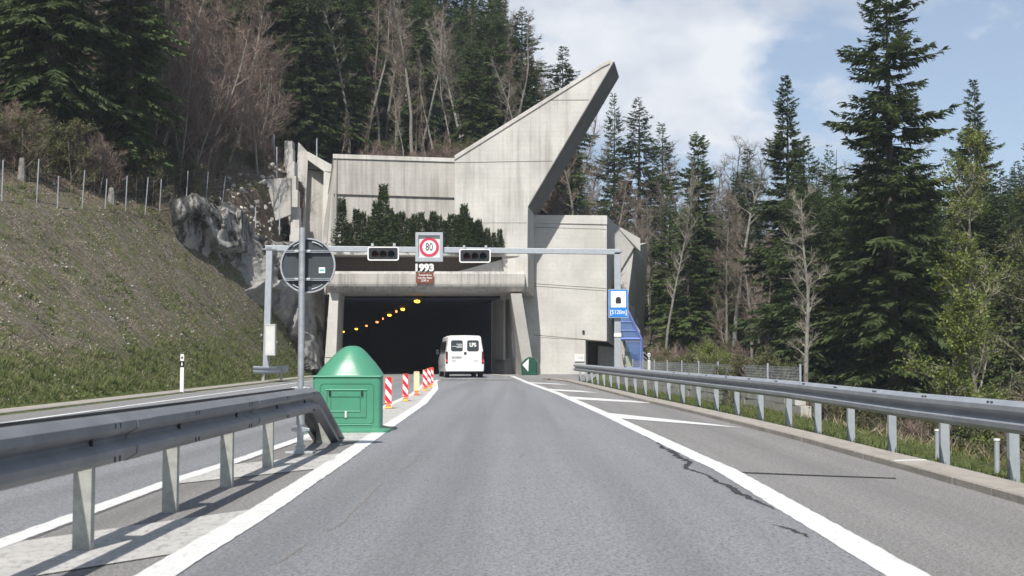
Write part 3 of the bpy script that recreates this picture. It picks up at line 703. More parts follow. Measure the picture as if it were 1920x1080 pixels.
# ---------------------------------------------------------------- delineator posts
def delin(label, p, h):
    r = thing('delineator_post', label, 'marker post', p)
    mb = MB()
    def tri(z, k=1): return [(p.x-.06*k, p.y, z), (p.x-.055*k, p.y-.02, z), (p.x+.055*k, p.y-.02, z), (p.x+.06*k, p.y, z), (p.x+.03*k, p.y+.09, z), (p.x-.03*k, p.y+.09, z)]
    mb.loft([tri(p.z-.2), tri(p.z+h-.04), tri(p.z+h, .8)]); mb.build('post', M['white'], r, smooth=True)
    mb = MB(); mb.loft([tri(p.z+h*.62, 1.06), tri(p.z+h*.80, 1.06)]); mb.build('black_band', M['black'], r)
    mb = MB(); mb.box((p.x, p.y-.03, p.z+h*.90), (.05, .01, .06)); mb.build('reflector', M['tail'], r)
    mb = MB(); mb.box((p.x, p.y-.03, p.z+h*.71), (.04, .01, .10)); mb.build('reflector', M['white'], r)
delin('white marker post with black band on the left grassy bank', at(341, 729, 40), 1.08)
p = at(1217, 697, 56); delin('white marker post behind the right guardrail by the blue stair', p, .82)
for x, y, yt, d in ((1757, 848, 808, 15.6), (1869, 868, 826, 13.3)):
    p = at(x, y, d); q = at(x, yt, d); r = thing('marker_pipe', 'short grey pipe in the grass %s' % ('behind the nearest right guardrail posts' if x > 1800 else 'just left of the second right guardrail post'), 'pipe', p, group=None)
    MB().tube([p-Vector((0, 0, .1)), q], .028, 12).build('pipe', M['steel_light'], r, smooth=True)
    MB().tube([q, q+Vector((0, 0, .02))], .034, 12).build('cap', M['white'], r, smooth=True)

# ---------------------------------------------------------------- gantry with signals and signs
GY = 55.0; KS = GY/49
gz = rz(GY)
gan = thing('gantry', 'grey steel sign gantry spanning the road before the tunnel', 'gantry', at(828, 690, GY))
A, B = at(497, 460, GY), at(1163, 467, GY)
MB().prism([A+Vector((0, 0, -.0)), B, B-Vector((0, 0, .23)), A-Vector((0, 0, .23))], (0, .22, 0)).build('beam', M['steel_light'], gan, bevel=.012)
for (xa, xb, bx, name, top, bot) in ((499, 505.5, 492, 'post', 464, 700), (1152, 1164, 1152, 'post', 474, 720)):
    t1, t2, b1_, b2_ = at(xa, top, GY), at(xb+(5 if xa < 600 else 0), top, GY), at(bx, bot, GY), at(bx+12, bot, GY)
    MB().prism([t1, t2, b2_, b1_], (0, .22, 0)).build('post', M['steel_light'], gan, bevel=.012)
mb = MB(); mb.box((at(506, 470, GY).x, GY+.1, at(506, 466, GY).z-.02), (.6, .26, .05)); mb.build('joint_plate', M['galv'], gan)
mb = MB(); mb.box((at(1160, 474, GY).x, GY+.1, at(1160, 471.5, GY).z-.01), (.34, .26, .05)); mb.build('joint_plate', M['galv'], gan)
mb = MB(); p = at(1158, 628, GY); mb.box((p.x, GY-.02, p.z), (.31, .02, .16)); mb.build('plate', M['white'], gan)
# cabinet
p = at(507.5, 638, GY-.25); r = thing('control_cabinet', 'pale grey control cabinet on the left gantry post', 'cabinet', p-Vector((0, 0, .6)))
mb = MB(); mb.box((p.x, p.y, p.z), (.42, .32, 1.30)); mb.build('housing', M['offwhite'], r, bevel=.01)
mb = MB(); mb.box((p.x, p.y, p.z+.665), (.46, .36, .03)); mb.build('lid', M['offwhite'], r, bevel=.008)
ring_prism(MB(), rrect((p.x, p.y-.163, p.z), .37, 1.20, .01), rrect((p.x, p.y-.163, p.z), .356, 1.186, .01), (0, .006, 0)).build('door_seam', M['galv'], r)
# speed sign
p = at(804.5, 463, GY-.25); r = thing('speed_limit_sign', 'boxed electronic speed limit sign showing 80 on the gantry', 'speed sign', p)
c = p; W_, H_ = 1.05*KS, 1.12*KS
ring_prism(MB(), rrect(c, W_, H_, .02), rrect(c+Vector((0, 0, .03)), .92, .94, .02), (0, .30, 0)).build('housing', M['steel_light'], r, bevel=.008)
MB().prism(rrect(c+Vector((0, .12, .03)), .96, .98, .02), (0, .02, 0)).build('face', M['offwhite'], r)
ring_prism(MB(), circ(c+Vector((0, .10, .0)), .415, 48), circ(c+Vector((0, .10, .0)), .297, 48), (0, .016, 0)).build('red_ring', M['red'], r)
MB().prism(circ(c+Vector((0, .106, .0)), .298, 40), (0, .012, 0)).build('white_disc', M['white'], r)
text('80', .46, c+Vector((0, .095, 0)), M['black'], r, sx=.72)
for dx in (-.35, .35): mb = MB(); mb.box((c.x+dx, c.y+.36, c.z+.05), (.08, .14, .5)); mb.build('mounting', M['galv'], r)
for px0, lb in ((718.5, 'dark three-lamp lane signal left of the 80 sign'), (890.5, 'dark three-lamp lane signal right of the 80 sign')):
    p = at(px0, 475.5 if px0 < 800 else 479.5, GY-.22); r = thing('traffic_light', lb, 'traffic light', p, group='lane signals on the gantry')
    ring_prism(MB(), rrect(p, 1.35, .60, .10), rrect(p, 1.25, .50, .07), (0, .06, 0)).build('border', M['white'], r)
    mb = MB(); mb.prism(rrect(p+Vector((0, .02, 0)), 1.24, .49, .05), (0, .2, 0)); mb.build('housing', M['black'], r)
    for k, cl in ((-1, (.030, .008, .010)), (0, (.020, .015, .010)), (1, (.006, .016, .014))):
        q = p+Vector((k*.35, .0, -.01))
        if ('lens%d' % k) not in M: M['lens%d' % k] = mat('unlit_lens_%s' % ('red', 'amber', 'green')[k+1], cl, rough=.8, spec=.05)
        ln = MB().prism(circ(q+Vector((0, .005, 0)), .14, 24), (0, .02, 0)).build('lens', M['lens%d' % k], r)
        A_ = [q+Vector((.155*math.cos(t), 0, .155*math.sin(t))) for t in np.linspace(R(-20), R(200), 14)]
        Bo = [v+Vector((0, -.16, 0)) for v in A_]; n = len(A_)
        MB().add(A_+Bo, [(i, i+1, n+i+1, n+i) for i in range(n-1)]).build('visor', M['black'], ln)
    for dx in (-.47, .47): mb = MB(); mb.box((p.x+dx, p.y+.10, p.z+.37), (.11, .20, .16)); mb.build('clamp', M['steel_light'], r)
# tunnel sign
p = at(1159.5, 569, GY-.12); r = thing('tunnel_sign', 'blue tunnel sign with black portal symbol and length on the right gantry post', 'sign', p)
W_, H_ = .85, 1.24
MB().prism(rrect(p, W_, H_, .03), (0, .03, 0)).build('border', M['steel_light'], r)
MB().prism(rrect(p-Vector((0, .005, 0)), W_-.06, H_-.06, .03), (0, .01, 0)).build('blue_face', M['blue'], r)
q = p+Vector((0, -.010, .18)); MB().prism(rrect(q, .65, .70, .02), (0, .01, 0)).build('white_field', M['white'], r)
q2 = q+Vector((0, -.006, -.04))
arch = [q2+Vector((-.115, 0, -.14)), q2+Vector((.115, 0, -.14))]+[q2+Vector((.115*math.cos(t), 0, .03+.115*math.sin(t))) for t in np.linspace(0, math.pi, 12)]
MB().prism(arch, (0, .01, 0)).build('portal_symbol', M['black'], r)
text('[5120m]', .25, p+Vector((0, -.012, -.38)), M['white'], r, bold=.004, sx=.86)

# ---------------------------------------------------------------- tunnel portal
pt = thing('tunnel_portal', 'pale concrete tunnel portal with a tall pointed fin', 'tunnel portal', at(800, 705, 74))
def P(name, l, Y, off_, m, bevel=.03):
    pts = [at(x, y, Y if not isinstance(Y, (list, tuple)) else Y[i]) for i, (x, y) in enumerate(l)]
    return MB().prism(pts, off_).build(name, M[m] if isinstance(m, str) else m, pt, bevel=bevel)
FY = 74.0
# pointed fin
ft = [(852, 293), (1132, 118), (1145, 113), (1151, 115), (990, 387), (988, 545), (950, 545), (940, 478), (852, 478)]
fin = P('fin', ft, FY, (.52, 2.9, -.28), 'conc')
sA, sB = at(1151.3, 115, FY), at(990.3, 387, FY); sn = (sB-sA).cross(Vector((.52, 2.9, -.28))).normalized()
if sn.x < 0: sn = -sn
ex = Vector((.52, 2.9, -.28)); MB().prism([sA+sn*.004, sB+sn*.004, sB+ex+sn*.004, sA+ex+sn*.004], sn*.02).build('fin_underside_shade', M['conc_fin_shade'], pt)  # extra sheet, its dark colour paints shade on the unlit underside
# inclined coping along its upper edge
cpg = MB(); e0, e1 = at(852, 291.5, FY-.07), at(1132, 116.5, FY-.07); q0, q1 = at(852, 300, FY-.07), at(1128, 126.5, FY-.07)
cpg.prism([e0, e1, at(1143, 112, FY-.07), at(1143.5, 119, FY-.07), q1, q0], (.5, 2.9, 0)); cpg.build('coping', M['conc'], pt, bevel=.02)
def joint(pa, pb, Y, w_=.045, dep=.03, name='joint'):
    a, b = at(*pa, Y-.004), at(*pb, Y-.004); d = (b-a).normalized(); n = Vector((-d.z, 0, d.x))*w_/2
    if n.z < 0: n = -n
    MB().prism([a+n, b+n, b-n, a-n], (0, dep, 0)).build(name, M['joint'], fin)
joint((853, 305), (1036, 302), FY); joint((1028, 188), (1105, 187.5), FY); joint((853, 418), (988, 418), FY, .03)
# the long left wall, upper band proud of the lower
P('wall', [(625, 289), (853, 297), (853, 371), (625, 364)], 76.3, (0, .7, 0), 'conc_wet')
P('wall', [(627, 362), (853, 369), (853, 480), (627, 480)], 76.42, (0, .6, 0), 'conc_wet')
P('wall_coping', [(624, 288.5), (852, 296.5), (852, 304), (624, 297)], 76.22, (0, .8, 0), 'conc', .02)
a_, b2_ = (628, 410), (850, 414)
# left end wing, leaning outwards
v = [at(625, 289, 76.25), at(632, 296, 76.2), at(629, 470, 76.0), at(618, 552, 75.6), at(604, 552, 76.6), at(606, 440, 78.0), at(612, 380, 79)]
MB().prism(v, (.0, .5, 0)).build('wing_wall', M['conc'], pt)
# planter overhang above the recess
zl = at(800, 478, 73).z
pl = [(at(617, 478, 72.7).x, 72.7), (at(972, 478, 74.05).x, 73.95), (at(972, 478, 76).x, 76.4), (at(617, 478, 76).x, 76.4)]
MB().prism([Vector((x, y, zl)) for x, y in pl], (0, 0, .22)).build('planter_ledge', M['conc'], pt, bevel=.02)
# recessed wall behind the year figures
P('recess_wall', [(612, 474), (990, 474), (988, 548), (612, 548)], 74.7, (0, .5, 0), 'conc_shade')  # shade under the ledge put into the dark wall colour
P('recess_wall', [(846, 512), (972, 478.5), (989, 478.5), (989, 512)], 74.25, (0, .4, 0), 'conc_clean', .0)  # paler piece paints the sunlit part, slanted edge follows the shadow line
# lintel: long beam with rounded underside
x0, x1 = at(616, 530, 72).x, at(984, 530, 72).x
zt = at(800, 508.5, 72).z; zbm = at(800, 549, 72.9).z
prof = [(72.0, zt), (71.9, zt-.15), (71.9, zt-.62)]+[(71.9+.75*(1-math.cos(t)), zt-.62-(zt-.62-zbm)*math.sin(t)) for t in np.linspace(R(12), R(90), 7)]+[(79.5, zbm), (79.5, zt)]
prof0 = prof
MB().hull2([Vector((x0, y_, z)) for y_, z in prof], [Vector((x1, y_+.25, z)) for y_, z in prof]).build('lintel', M['conc_lintel'], pt, bevel=.02)
# right end block of the fin, side of lintel
P('end_block', [(984, 478), (990, 478), (990, 538), (984, 545)], 73.0, (.40, 3.3, .0), 'conc', .02)
# left pillar
MB().hull2([at(618, 548, 72.6), at(635, 548, 72.6), at(630, 672, 72.6), at(609, 672, 72.6)], [at(618, 548, 72.6)+Vector((-.2, 4, 0)), at(635, 548, 72.6)+Vector((-.2, 4, 0)), at(630, 672, 72.6)+Vector((-.2, 4, -.5)), at(609, 672, 72.6)+Vector((-.2, 4, -.5))]).build('pillar', M['conc_clean'], pt, bevel=.02)
MB().hull2([at(630, 670, 72.6)+Vector((0, 0, 0)), at(609, 670, 72.6), at(607, 720, 72.6), at(629, 720, 72.6)], [at(630, 670, 76), at(609, 670, 76), at(607, 715, 76), at(629, 715, 76)]).build('pillar_foot', M['conc_clean'], pt)
# right inclined pillar with a round opening through its side wall
TF, BF = at(957.5, 550, 72.05), at(984, 712, 73.4)
TB, BB = at(953, 551, 79.6), at(949, 706, 79.6)
def quadP(s_, t): return TF.lerp(TB, s_).lerp(BF.lerp(BB, s_), t)
n = 40; sc_, tc_ = .46, .60; rs, rt = .13, .165
hole = [(sc_+rs*math.cos(2*math.pi*k/n), tc_+rt*math.sin(2*math.pi*k/n)) for k in range(n)]
def outer_pt(a):
    dx, dy = math.cos(a), math.sin(a); m = 1e9
    for d, o_ in ((dx, sc_), (dy, tc_)):
        if d > 1e-9: m = min(m, (1-o_)/d)
        elif d < -1e-9: m = min(m, o_/-d)
    return (sc_+dx*m, tc_+dy*m)
angs = sorted([2*math.pi*k/n for k in range(n)]+[math.atan2(b_-tc_, a-sc_) % (2*math.pi) for a in (0, 1) for b_ in (0, 1)])
inn = [(sc_+rs*math.cos(a), tc_+rt*math.sin(a)) for a in angs]; ou = [outer_pt(a) for a in angs]
TH = Vector((.62, 0, 0))
mb = MB(); ring_prism(mb, [quadP(*p) for p in ou], [quadP(*p) for p in inn], TH); mb.build('raking_pillar', M['conc_clean'], pt)
# wall of the portal mouth to the right, floor to soffit, following the bend of the tunnel
w0, w1, w2 = at(990, 600, 76.6), at(948, 600, 80), at(918, 600, 92)
def vwall(name, plan, zlo, zhi, m, th=(.5, 0)):
    mb = MB()
    for (a, b) in zip(plan, plan[1:]):
        mb.prism([Vector((a[0], a[1], zlo)), Vector((b[0], b[1], zlo)), Vector((b[0], b[1], zhi)), Vector((a[0], a[1], zhi))], (th[0], th[1], 0))
    return mb.build(name, M[m], pt)
vwall('mouth_wall', [(at(952, 600, 76.7).x+.9, 76.62), (at(946, 600, 78).x, 78.0)], -.3, 6.2, 'conc_clean', (0, .5))
vwall('mouth_wall', [(at(946, 600, 78).x, 78.0), (at(922, 600, 81).x, 81.2)], -.3, 6.2, 'conc_clean', (.5, 0))
vwall('mouth_pier', [(at(944, 600, 77).x, 77.0), (at(922, 600, 79).x, 80.0)], 1.2, 6.2, 'conc_wet', (.12, 0))
P('soffit_beam', [(938, 549), (990, 549), (990, 556), (938, 562)], 76.0, (0, 1.2, 0), 'conc_wet')
# tunnel tube: walls, roof and floor bending left
ax = [(0, 81.0), (0, 100), (0, 130), (0, 170), (0, 230), (0, 330)]
def tubex(y_, side):
    c = -5.9-.165*(y_-78)-.00065*max(0, y_-110)**2; return c+(-6.4 if side < 0 else 4.75+.0*(y_))
vs = []; f = []; tz = zbm-.12
ysT = [76.62, 81.2, 100, 120, 140, 170, 200, 240, 300]
for i, y_ in enumerate(ysT):
    xl, xr = tubex(y_, -1), tubex(y_, 1)
    if y_ < 77: xl, xr = at(612, 600, y_).x-.3, at(990, 600, y_).x
    elif y_ < 82: xr = at(922, 600, 81.2).x
    vs += [(xl, y_, .30), (xl, y_, tz), (xr, y_, tz), (xr, y_, .30)]
    if i:
        k = 4*i
        f += [(k-4, k-3, k+1, k), (k-3, k-2, k+2, k+1)]
        if i > 1: f.append((k-2, k-1, k+3, k+2))
f.append((len(vs)-4, len(vs)-3, len(vs)-2, len(vs)-1))
MB().add(vs, f).build('tunnel_lining', M['lining'], pt)
vs = []; f = []
for i, y_ in enumerate([79.9]+ysT[1:]):
    vs += [(tubex(y_, -1)+.001, y_, .345), (tubex(y_, 1) if y_ > 82 else -.2, y_, .345)]
    if i: f.append((2*i-2, 2*i-1, 2*i+1, 2*i))
o = MB().add(vs, f).build('tunnel_road', M['lining']); tag(o, kind='structure')
# filler wall at left between rock and pillar
P('side_wall', [(580, 545), (618, 545), (612, 700), (586, 700)], 77.5, (0, .5, 0), 'conc_shade')
P('side_panel', [(594, 588), (606, 588), (603, 650), (593, 650)], 77.3, (0, .1, 0), 'ochre')
# right service block
BY = 76.5
blk = P('service_block', [(974, 404), (1138, 405), (1138, 640), (974, 631)], BY, (.45, 4.0, .0), 'conc_clean', .03)
P('service_block', [(974, 630), (1098, 638), (1098, 716), (974, 712)], BY+.02, (.4, 4.5, 0), 'conc_clean', .02)
P('block_coping', [(1000, 403), (1138.5, 404), (1138.5, 421), (1000, 418)], BY-.06, (.45, 4.1, 0), 'conc_clean', .02)
fin_keep = fin
for (ya, yb) in ((426, 430), (532, 541), (536.5, 545.5), (628, 640)):
    fin = blk; joint((1001, ya), (1137, yb), BY, .035)
for xj in (): pass
P('undercroft_wall', [(1098, 636), (1160, 640), (1160, 716), (1098, 716)], 81, (0, .4, 0), 'conc_shade')
P('undercroft_wall', [(1121, 648), (1162, 652), (1162, 716), (1121, 716)], 80.2, (0, .2, 0), 'conc_wet')
sp = MB().add([at(1138.5, 404, BY+.05), at(1151.5, 420, 80.3), at(1151.5, 650, 80.3), at(1138.5, 640.5, BY+.05)], [(0, 1, 2, 3)]); sp.build('block_side', M['conc'], pt)
v = [at(1151, 419, 80.3), at(1200.5, 447, 80.9), at(1200.5, 471, 80.9), at(1188.5, 464, 80.9), at(1163, 507, 80.6), at(1163, 655, 80.6), at(1151, 652, 80.3)]
MB().prism(v, (.02, .5, 0)).build('block_gable', M['conc_clean'], pt)
v = [at(1163, 505, 80.75), at(1189, 463, 81.1), at(1213.5, 455, 86), at(1213, 500, 86), at(1203, 700, 86), at(1160, 700, 80.6)]
MB().prism(v, (-.3, .4, 0)).build('block_gable_side', M['conc'], pt)
P('slit_window', [(1179, 569), (1190, 576), (1188, 605), (1179, 600)], 80.4, (0, .3, 0), 'black', 0)
MB().prism(circ(at(1194, 604, 80.4), .10, 16, 'y', .24), (0, .2, 0)).build('slit_window', M['black'], pt)
mb = MB(); p = at(1094, 622, BY-.03); mb.box(p, (.14, .14, .16)); mb.build('wall_lamp', M['dark'], pt)
P('ground_slab', [(1098, 716), (1162, 716), (1162, 712), (1098, 712)], 77, (0, 5, 0), 'conc_wet')
# plaque with letters
p = at(1086.5, 671, BY-.05); r = thing('wall_plaque', 'small white plaque on the service block above the guardrail', 'plaque', p)
mb = MB(); mb.box(p, (.58, .02, .42)); mb.build('plate', M['white'], r)
text('CH40', .24, p+Vector((0, -.014, 0)), M['galv'], r, sx=.8, ext=.002)
# year figures standing on the lintel, and the name board
p = at(795, 498.5, 71.95); r = thing('year_figures', 'white figures 1993 standing on the tunnel lintel', 'figures', Vector((p.x, p.y, zt)))
text('1993', .54, Vector((p.x, p.y+.06, zt+.185)), M['white'], r, ext=.03, bold=.028, sx=1.05)
p = at(796.5, 521, 71.84); r = thing('name_board', 'small brown name board on the lintel under the 1993 figures', 'sign', p)
mb = MB(); mb.box(p, (.98, .03, .62)); mb.build('board', M['brown'], r)
text('Tunnel de La\nVue-des-Alpes\n3249 m', .165, p+Vector((0, -.02, 0)), M['white'], r, ext=.003, shear=.2, bold=.002, sx=.86)
# lamps in the tunnel
LMP = [(782, 565, 88, .95, 'lamp'), (755, 580, 101, .75, 'lamp'), (743, 584, 108, .35, 'lamp2'), (730, 591, 114, .85, 'lamp'), (718, 597.5, 120, .2, 'lamp2'), (707, 604, 134, .7, 'lamp2'), (687, 611, 150, .6, 'lamp2'), (668, 617, 166, .9, 'lamp'), (643, 622, 176, 1.0, 'lamp')]
for i, (x, y, Y_, w_, mm) in enumerate(LMP):
    s_ = .93; z_target = tz-.22
    # depth at which this line of sight meets the lamp height
    b_ = (540-y)/F; sl = (sp_+b_*cp)/(cp-b_*sp_); Yl = (z_target-CAMZ)/sl; p = at(x, y, Yl)
    r = thing('tunnel_lamp', ['lit orange tunnel lamp nearest the tunnel mouth', 'second large orange lamp on the tunnel ceiling', 'small dim lamp beside the second large tunnel lamp', 'third large orange lamp on the tunnel ceiling', 'tiny dim lamp, middle of the tunnel row', 'reddish lamp halfway along the tunnel row',
        'small reddish lamp left of halfway in the tunnel', 'next to farthest orange tunnel lamp', 'farthest orange lamp at the left of the tunnel'][i], 'lamp', p, group='lamps along the tunnel ceiling')
    MB().loft([circ(p+Vector((0, -.25, 0)), w_*.1, 12, 'y', .03), circ(p+Vector((0, -.18, 0)), w_*.18, 12, 'y', .07), circ(p+Vector((0, .2, 0)), w_*.18, 12, 'y', .09)]).build('lens', M[mm], r, smooth=True)
    mb = MB(); mb.box((p.x, p.y+.1, p.z+.17), (w_*.6, .5, .1)); mb.build('housing', M['black'], r)

# blue glazed stair enclosure beside the block
r = thing('stair_enclosure', 'blue steel and glass stair enclosure at the right of the service block', 'stair enclosure', at(1185, 700, 78))
SY = 77.5
def bar(mb, a, b, Y=SY, w_=.11, Yb=None):
    mb.tube([at(*a, Y), at(*b, Yb or Y)], w_/2, 4)
mb = MB()
for a, b in (((1202.5, 636), (1202.5, 706)), ((1179, 588), (1202.5, 637)), ((1162, 636), (1202.5, 636)), ((1163, 560), (1179, 588)), ((1162, 692), (1203, 692))): bar(mb, a, b, w_=.20)
for a, b in (((1163, 604), (1187, 604)), ((1163, 620), (1195, 620))): bar(mb, a, b, w_=.09)
mb.build('frame', M['bluesteel'], r)
gl = bpy.data.materials.new('tinted_glass'); gl.use_nodes = True; t = gl.node_tree; t.nodes.clear()
o_ = N(t, 'ShaderNodeOutputMaterial'); tr = N(t, 'ShaderNodeBsdfTransparent', inp={0: (.55, .70, .95, 1)}); gs = N(t, 'ShaderNodeBsdfGlossy', inp={0: (.5, .65, 1, 1), 1: .25}); df = N(t, 'ShaderNodeBsdfDiffuse', inp={0: (.10, .17, .36, 1)})
m1 = N(t, 'ShaderNodeMixShader', inp={0: .4}); m2 = N(t, 'ShaderNodeMixShader', inp={0: .45}); t.links.new(gs.outputs[0], m1.inputs[1]); t.links.new(df.outputs[0], m1.inputs[2]); t.links.new(tr.outputs[0], m2.inputs[1]); t.links.new(m1.outputs[0], m2.inputs[2]); t.links.new(m2.outputs[0], o_.inputs[0])
MB().prism([at(1163, 562, SY+.06), at(1179, 588, SY+.06), at(1202, 637, SY+.06), at(1163, 637, SY+.06)], (0, .02, 0)).build('glass_pane', gl, r)
MB().prism([at(1172, 640, SY+.12), at(1201, 640, SY+.12), at(1201, 690, SY+.12), at(1192, 690, SY+.12)], (0, .02, 0)).build('glass_pane', gl, r)
mb = MB()
for k in range(9):
    a = at(1164, 690-k*5.5, SY+.8+k*.3); mb.box((a.x+.35+.05*(8-k), a.y, a.z), (.9, .30, .16))
mb.build('stair', M['conc_wet'], r)
M['palegreen'] = mat('pale_green_panel', (.30, .33, .24), rough=.7)
MB().prism([at(1173, 640, SY+.7), at(1190, 692, SY+.7), at(1176, 692, SY+.7), at(1171, 660, SY+.7)], (0, .05, 0)).build('stringer', M['palegreen'], r)
MB().prism([at(1160, 560, SY+2.2), at(1200, 620, SY+2.4), at(1203, 700, SY+2.4), at(1160, 700, SY+2.2)], (0, .05, 0)).build('inner_wall', M['conc_wet'], r)
# handrail beside it
r = thing('handrail', 'thin steel handrail descending right of the blue stair enclosure', 'handrail', at(1230, 700, 76))
mb = MB()
for k in range(4): bar(mb, (1206, 660+k*8), (1246, 692+k*6), 76, .05)
mb.build('rails', M['steel_light'], r)
for x in (1206, 1225, 1246): mb = MB(); bar(mb, (x, 660+(x-1206)*.8), (x, 715), 76, .06); mb.build('post', M['steel_light'], r)

# frame structure left of the wall, stepped wall, small retaining wall
r = thing('concrete_frame', 'sloping concrete frame with a grey infill beside the left portal wall', 'concrete frame', at(590, 450, 78))
def Q(name, l, Y, off_, m, bevel=.02): return MB().prism([at(x, y, Y) for x, y in l], off_).build(name, M[m], r, bevel=bevel)
Q('leg', [(559, 266), (578, 286), (573, 390), (568, 470), (560, 470), (555, 360)], 78.6, (-.1, .9, 0), 'conc')
Q('beam', [(577, 284), (624, 310), (620, 325), (608, 322), (577, 300)], 78.5, (0, .9, 0), 'conc_clean')
Q('leg', [(607, 320), (621, 322), (607, 470), (603, 470)], 78.5, (0, .8, 0), 'conc_clean')
Q('infill', [(576, 298), (609, 320), (605, 560), (566, 560)], 79.3, (0, .3, 0), 'conc_wet')
mb = MB(); mb.tube([at(594, 296, 79), at(594, 260, 79)], .04, 8); mb.build('pole', M['steel_light'], r)
r = thing('stepped_wall', 'narrow stepped concrete wall climbing the slope left of the frame', 'wall', at(548, 450, 76))
mb = MB()
L_ = [(533, 548, 264), (535, 549, 278), (538, 552, 302), (541, 555, 330), (544, 558, 356), (545, 560, 388), (545, 561, 412), (545, 561, 428), (543, 561, 440)]
for i, (xa, xb, yt) in enumerate(L_):
    Yw = 78.7-i*.9; a = at(xa, yt, Yw); b = at(xb, yt, Yw); mb.box(((a.x+b.x)/2, Yw+.45, a.z-2.0), (b.x-a.x, .89, 4.0))
mb.build('steps', M['conc'], r)
r = thing('retaining_wall', 'small concrete retaining wall on the rubble slope beside the stepped wall', 'wall', at(520, 390, 75))
MB().prism([at(498, 336, 73), at(545, 333, 73), at(545, 402, 73), at(515, 414, 73), at(500, 400, 73)], (0, .4, 0)).build('slab', M['conc_wet'], r)

# block wall and wire fence right
r = thing('block_wall', 'low grey block wall behind the right guardrail posts', 'wall', at(1350, 760, 52))
mb = MB(); rn = random.Random(8)
wa, wb = Vector((4.35, 56, 0)), Vector((5.75, 25.8, 0))
L2 = (wb.xy-wa.xy).length; d = (wb.xy-wa.xy).normalized(); ang = math.atan2(d.y, d.x)
for row in range(4):
    s0 = -.4*(row % 2)
    while s0 < L2:
        c = wa.xy+d*(s0+.4); mb.box((c.x, c.y, rz(c.y)+.44-.12-row*.245), (.79, .22+rn.uniform(-.015, .015), .237), ang); s0 += .8
mb.build('blocks', M['block'], r)
def wirefence(name, label, pts, hgt, m, nh=6, dense=.35, posth=None):
    r = thing(name, label, 'fence', pts[0])
    for p in pts:
        mb = MB(); mb.tube([p-Vector((0, 0, .2)), p+Vector((0, 0, hgt))], .022, 8); mb.build('post', M[m], r)
    mb = MB()
    for a, b in zip(pts, pts[1:]):
        for k in range(nh):
            z = .08+(hgt-.15)*k/(nh-1); mb.tube([a+Vector((0, 0, z)), b+Vector((0, 0, z))], .0035, 3, False)
        L = (b-a).length; n = int(L/dense)
        for k in range(1, n): q = a.lerp(b, k/n); mb.tube([q+Vector((0, 0, .05)), q+Vector((0, 0, hgt-.07))], .003, 3, False)
    mb.build('wire_netting', M['galv'], r); return r
wirefence('wire_fence', 'wire mesh fence above the block wall beyond the right guardrail', [Vector((wa.x+d.x*s_+.05, wa.y+d.y*s_, rz(wa.y+d.y*s_)+.40)) for s_ in np.linspace(L2-24, L2, 10)], .62, 'steel_light', 9, .10)
# left slope fence
FP = [(3, 300, 378, 46), (68, 298, 380, 49), (107, 330, 396, 50), (153, 319, 391, 52), (196, 335, 398, 54), (235, 330, 393, 56), (272, 332, 392, 58), (299, 336, 390, 60), (349, 320, 368, 63), (386, 322, 370, 64.5), (417, 330, 368, 66)]
pts = []
for x, yt, yb, Y_ in FP: pts.append(at(x, yb, Y_))
r = thing('wire_fence', 'wire fence of thin grey posts along the top of the left bank', 'fence', pts[0])
mb = MB()
for (x, yt, yb, Y_), p in zip(FP, pts):
    q = at(x+random.Random(x).uniform(2, 6), yt, Y_); m_ = MB(); m_.tube([p-Vector((0, 0, .3)), q], .027, 8); m_.build('post', M['galv'], r)
for a, b in zip(pts, pts[1:]):
    for k in range(0, 8, 2):
        z = .1+1.35*k/7; mb.tube([a+Vector((.1*k/7, 0, z)), b+Vector((.1*k/7, 0, z))], .0016, 3, False)
    n = int((b-a).length/.7)
    for k in range(1, n): q = a.lerp(b, k/n); mb.tube([q, q+Vector((.05, 0, 1.5))], .0014, 3, False)
mb.build('wire_netting', M['galv'], r)
up = [(479, 428, 388, 68), (524, 440, 365, 71), (523, 372, 338, 73), (519, 345, 275, 75), (514, 300, 252, 77), (511, 280, 246, 79)]
r = thing('wire_fence', 'row of tall thin fence posts climbing beside the stepped wall', 'fence', at(524, 440, 71))
for x, yb, yt, Y_ in up: m_ = MB(); m_.tube([at(x, yb, Y_), at(x, yt, Y_)], .035, 8); m_.build('post', M['steel_light'], r)

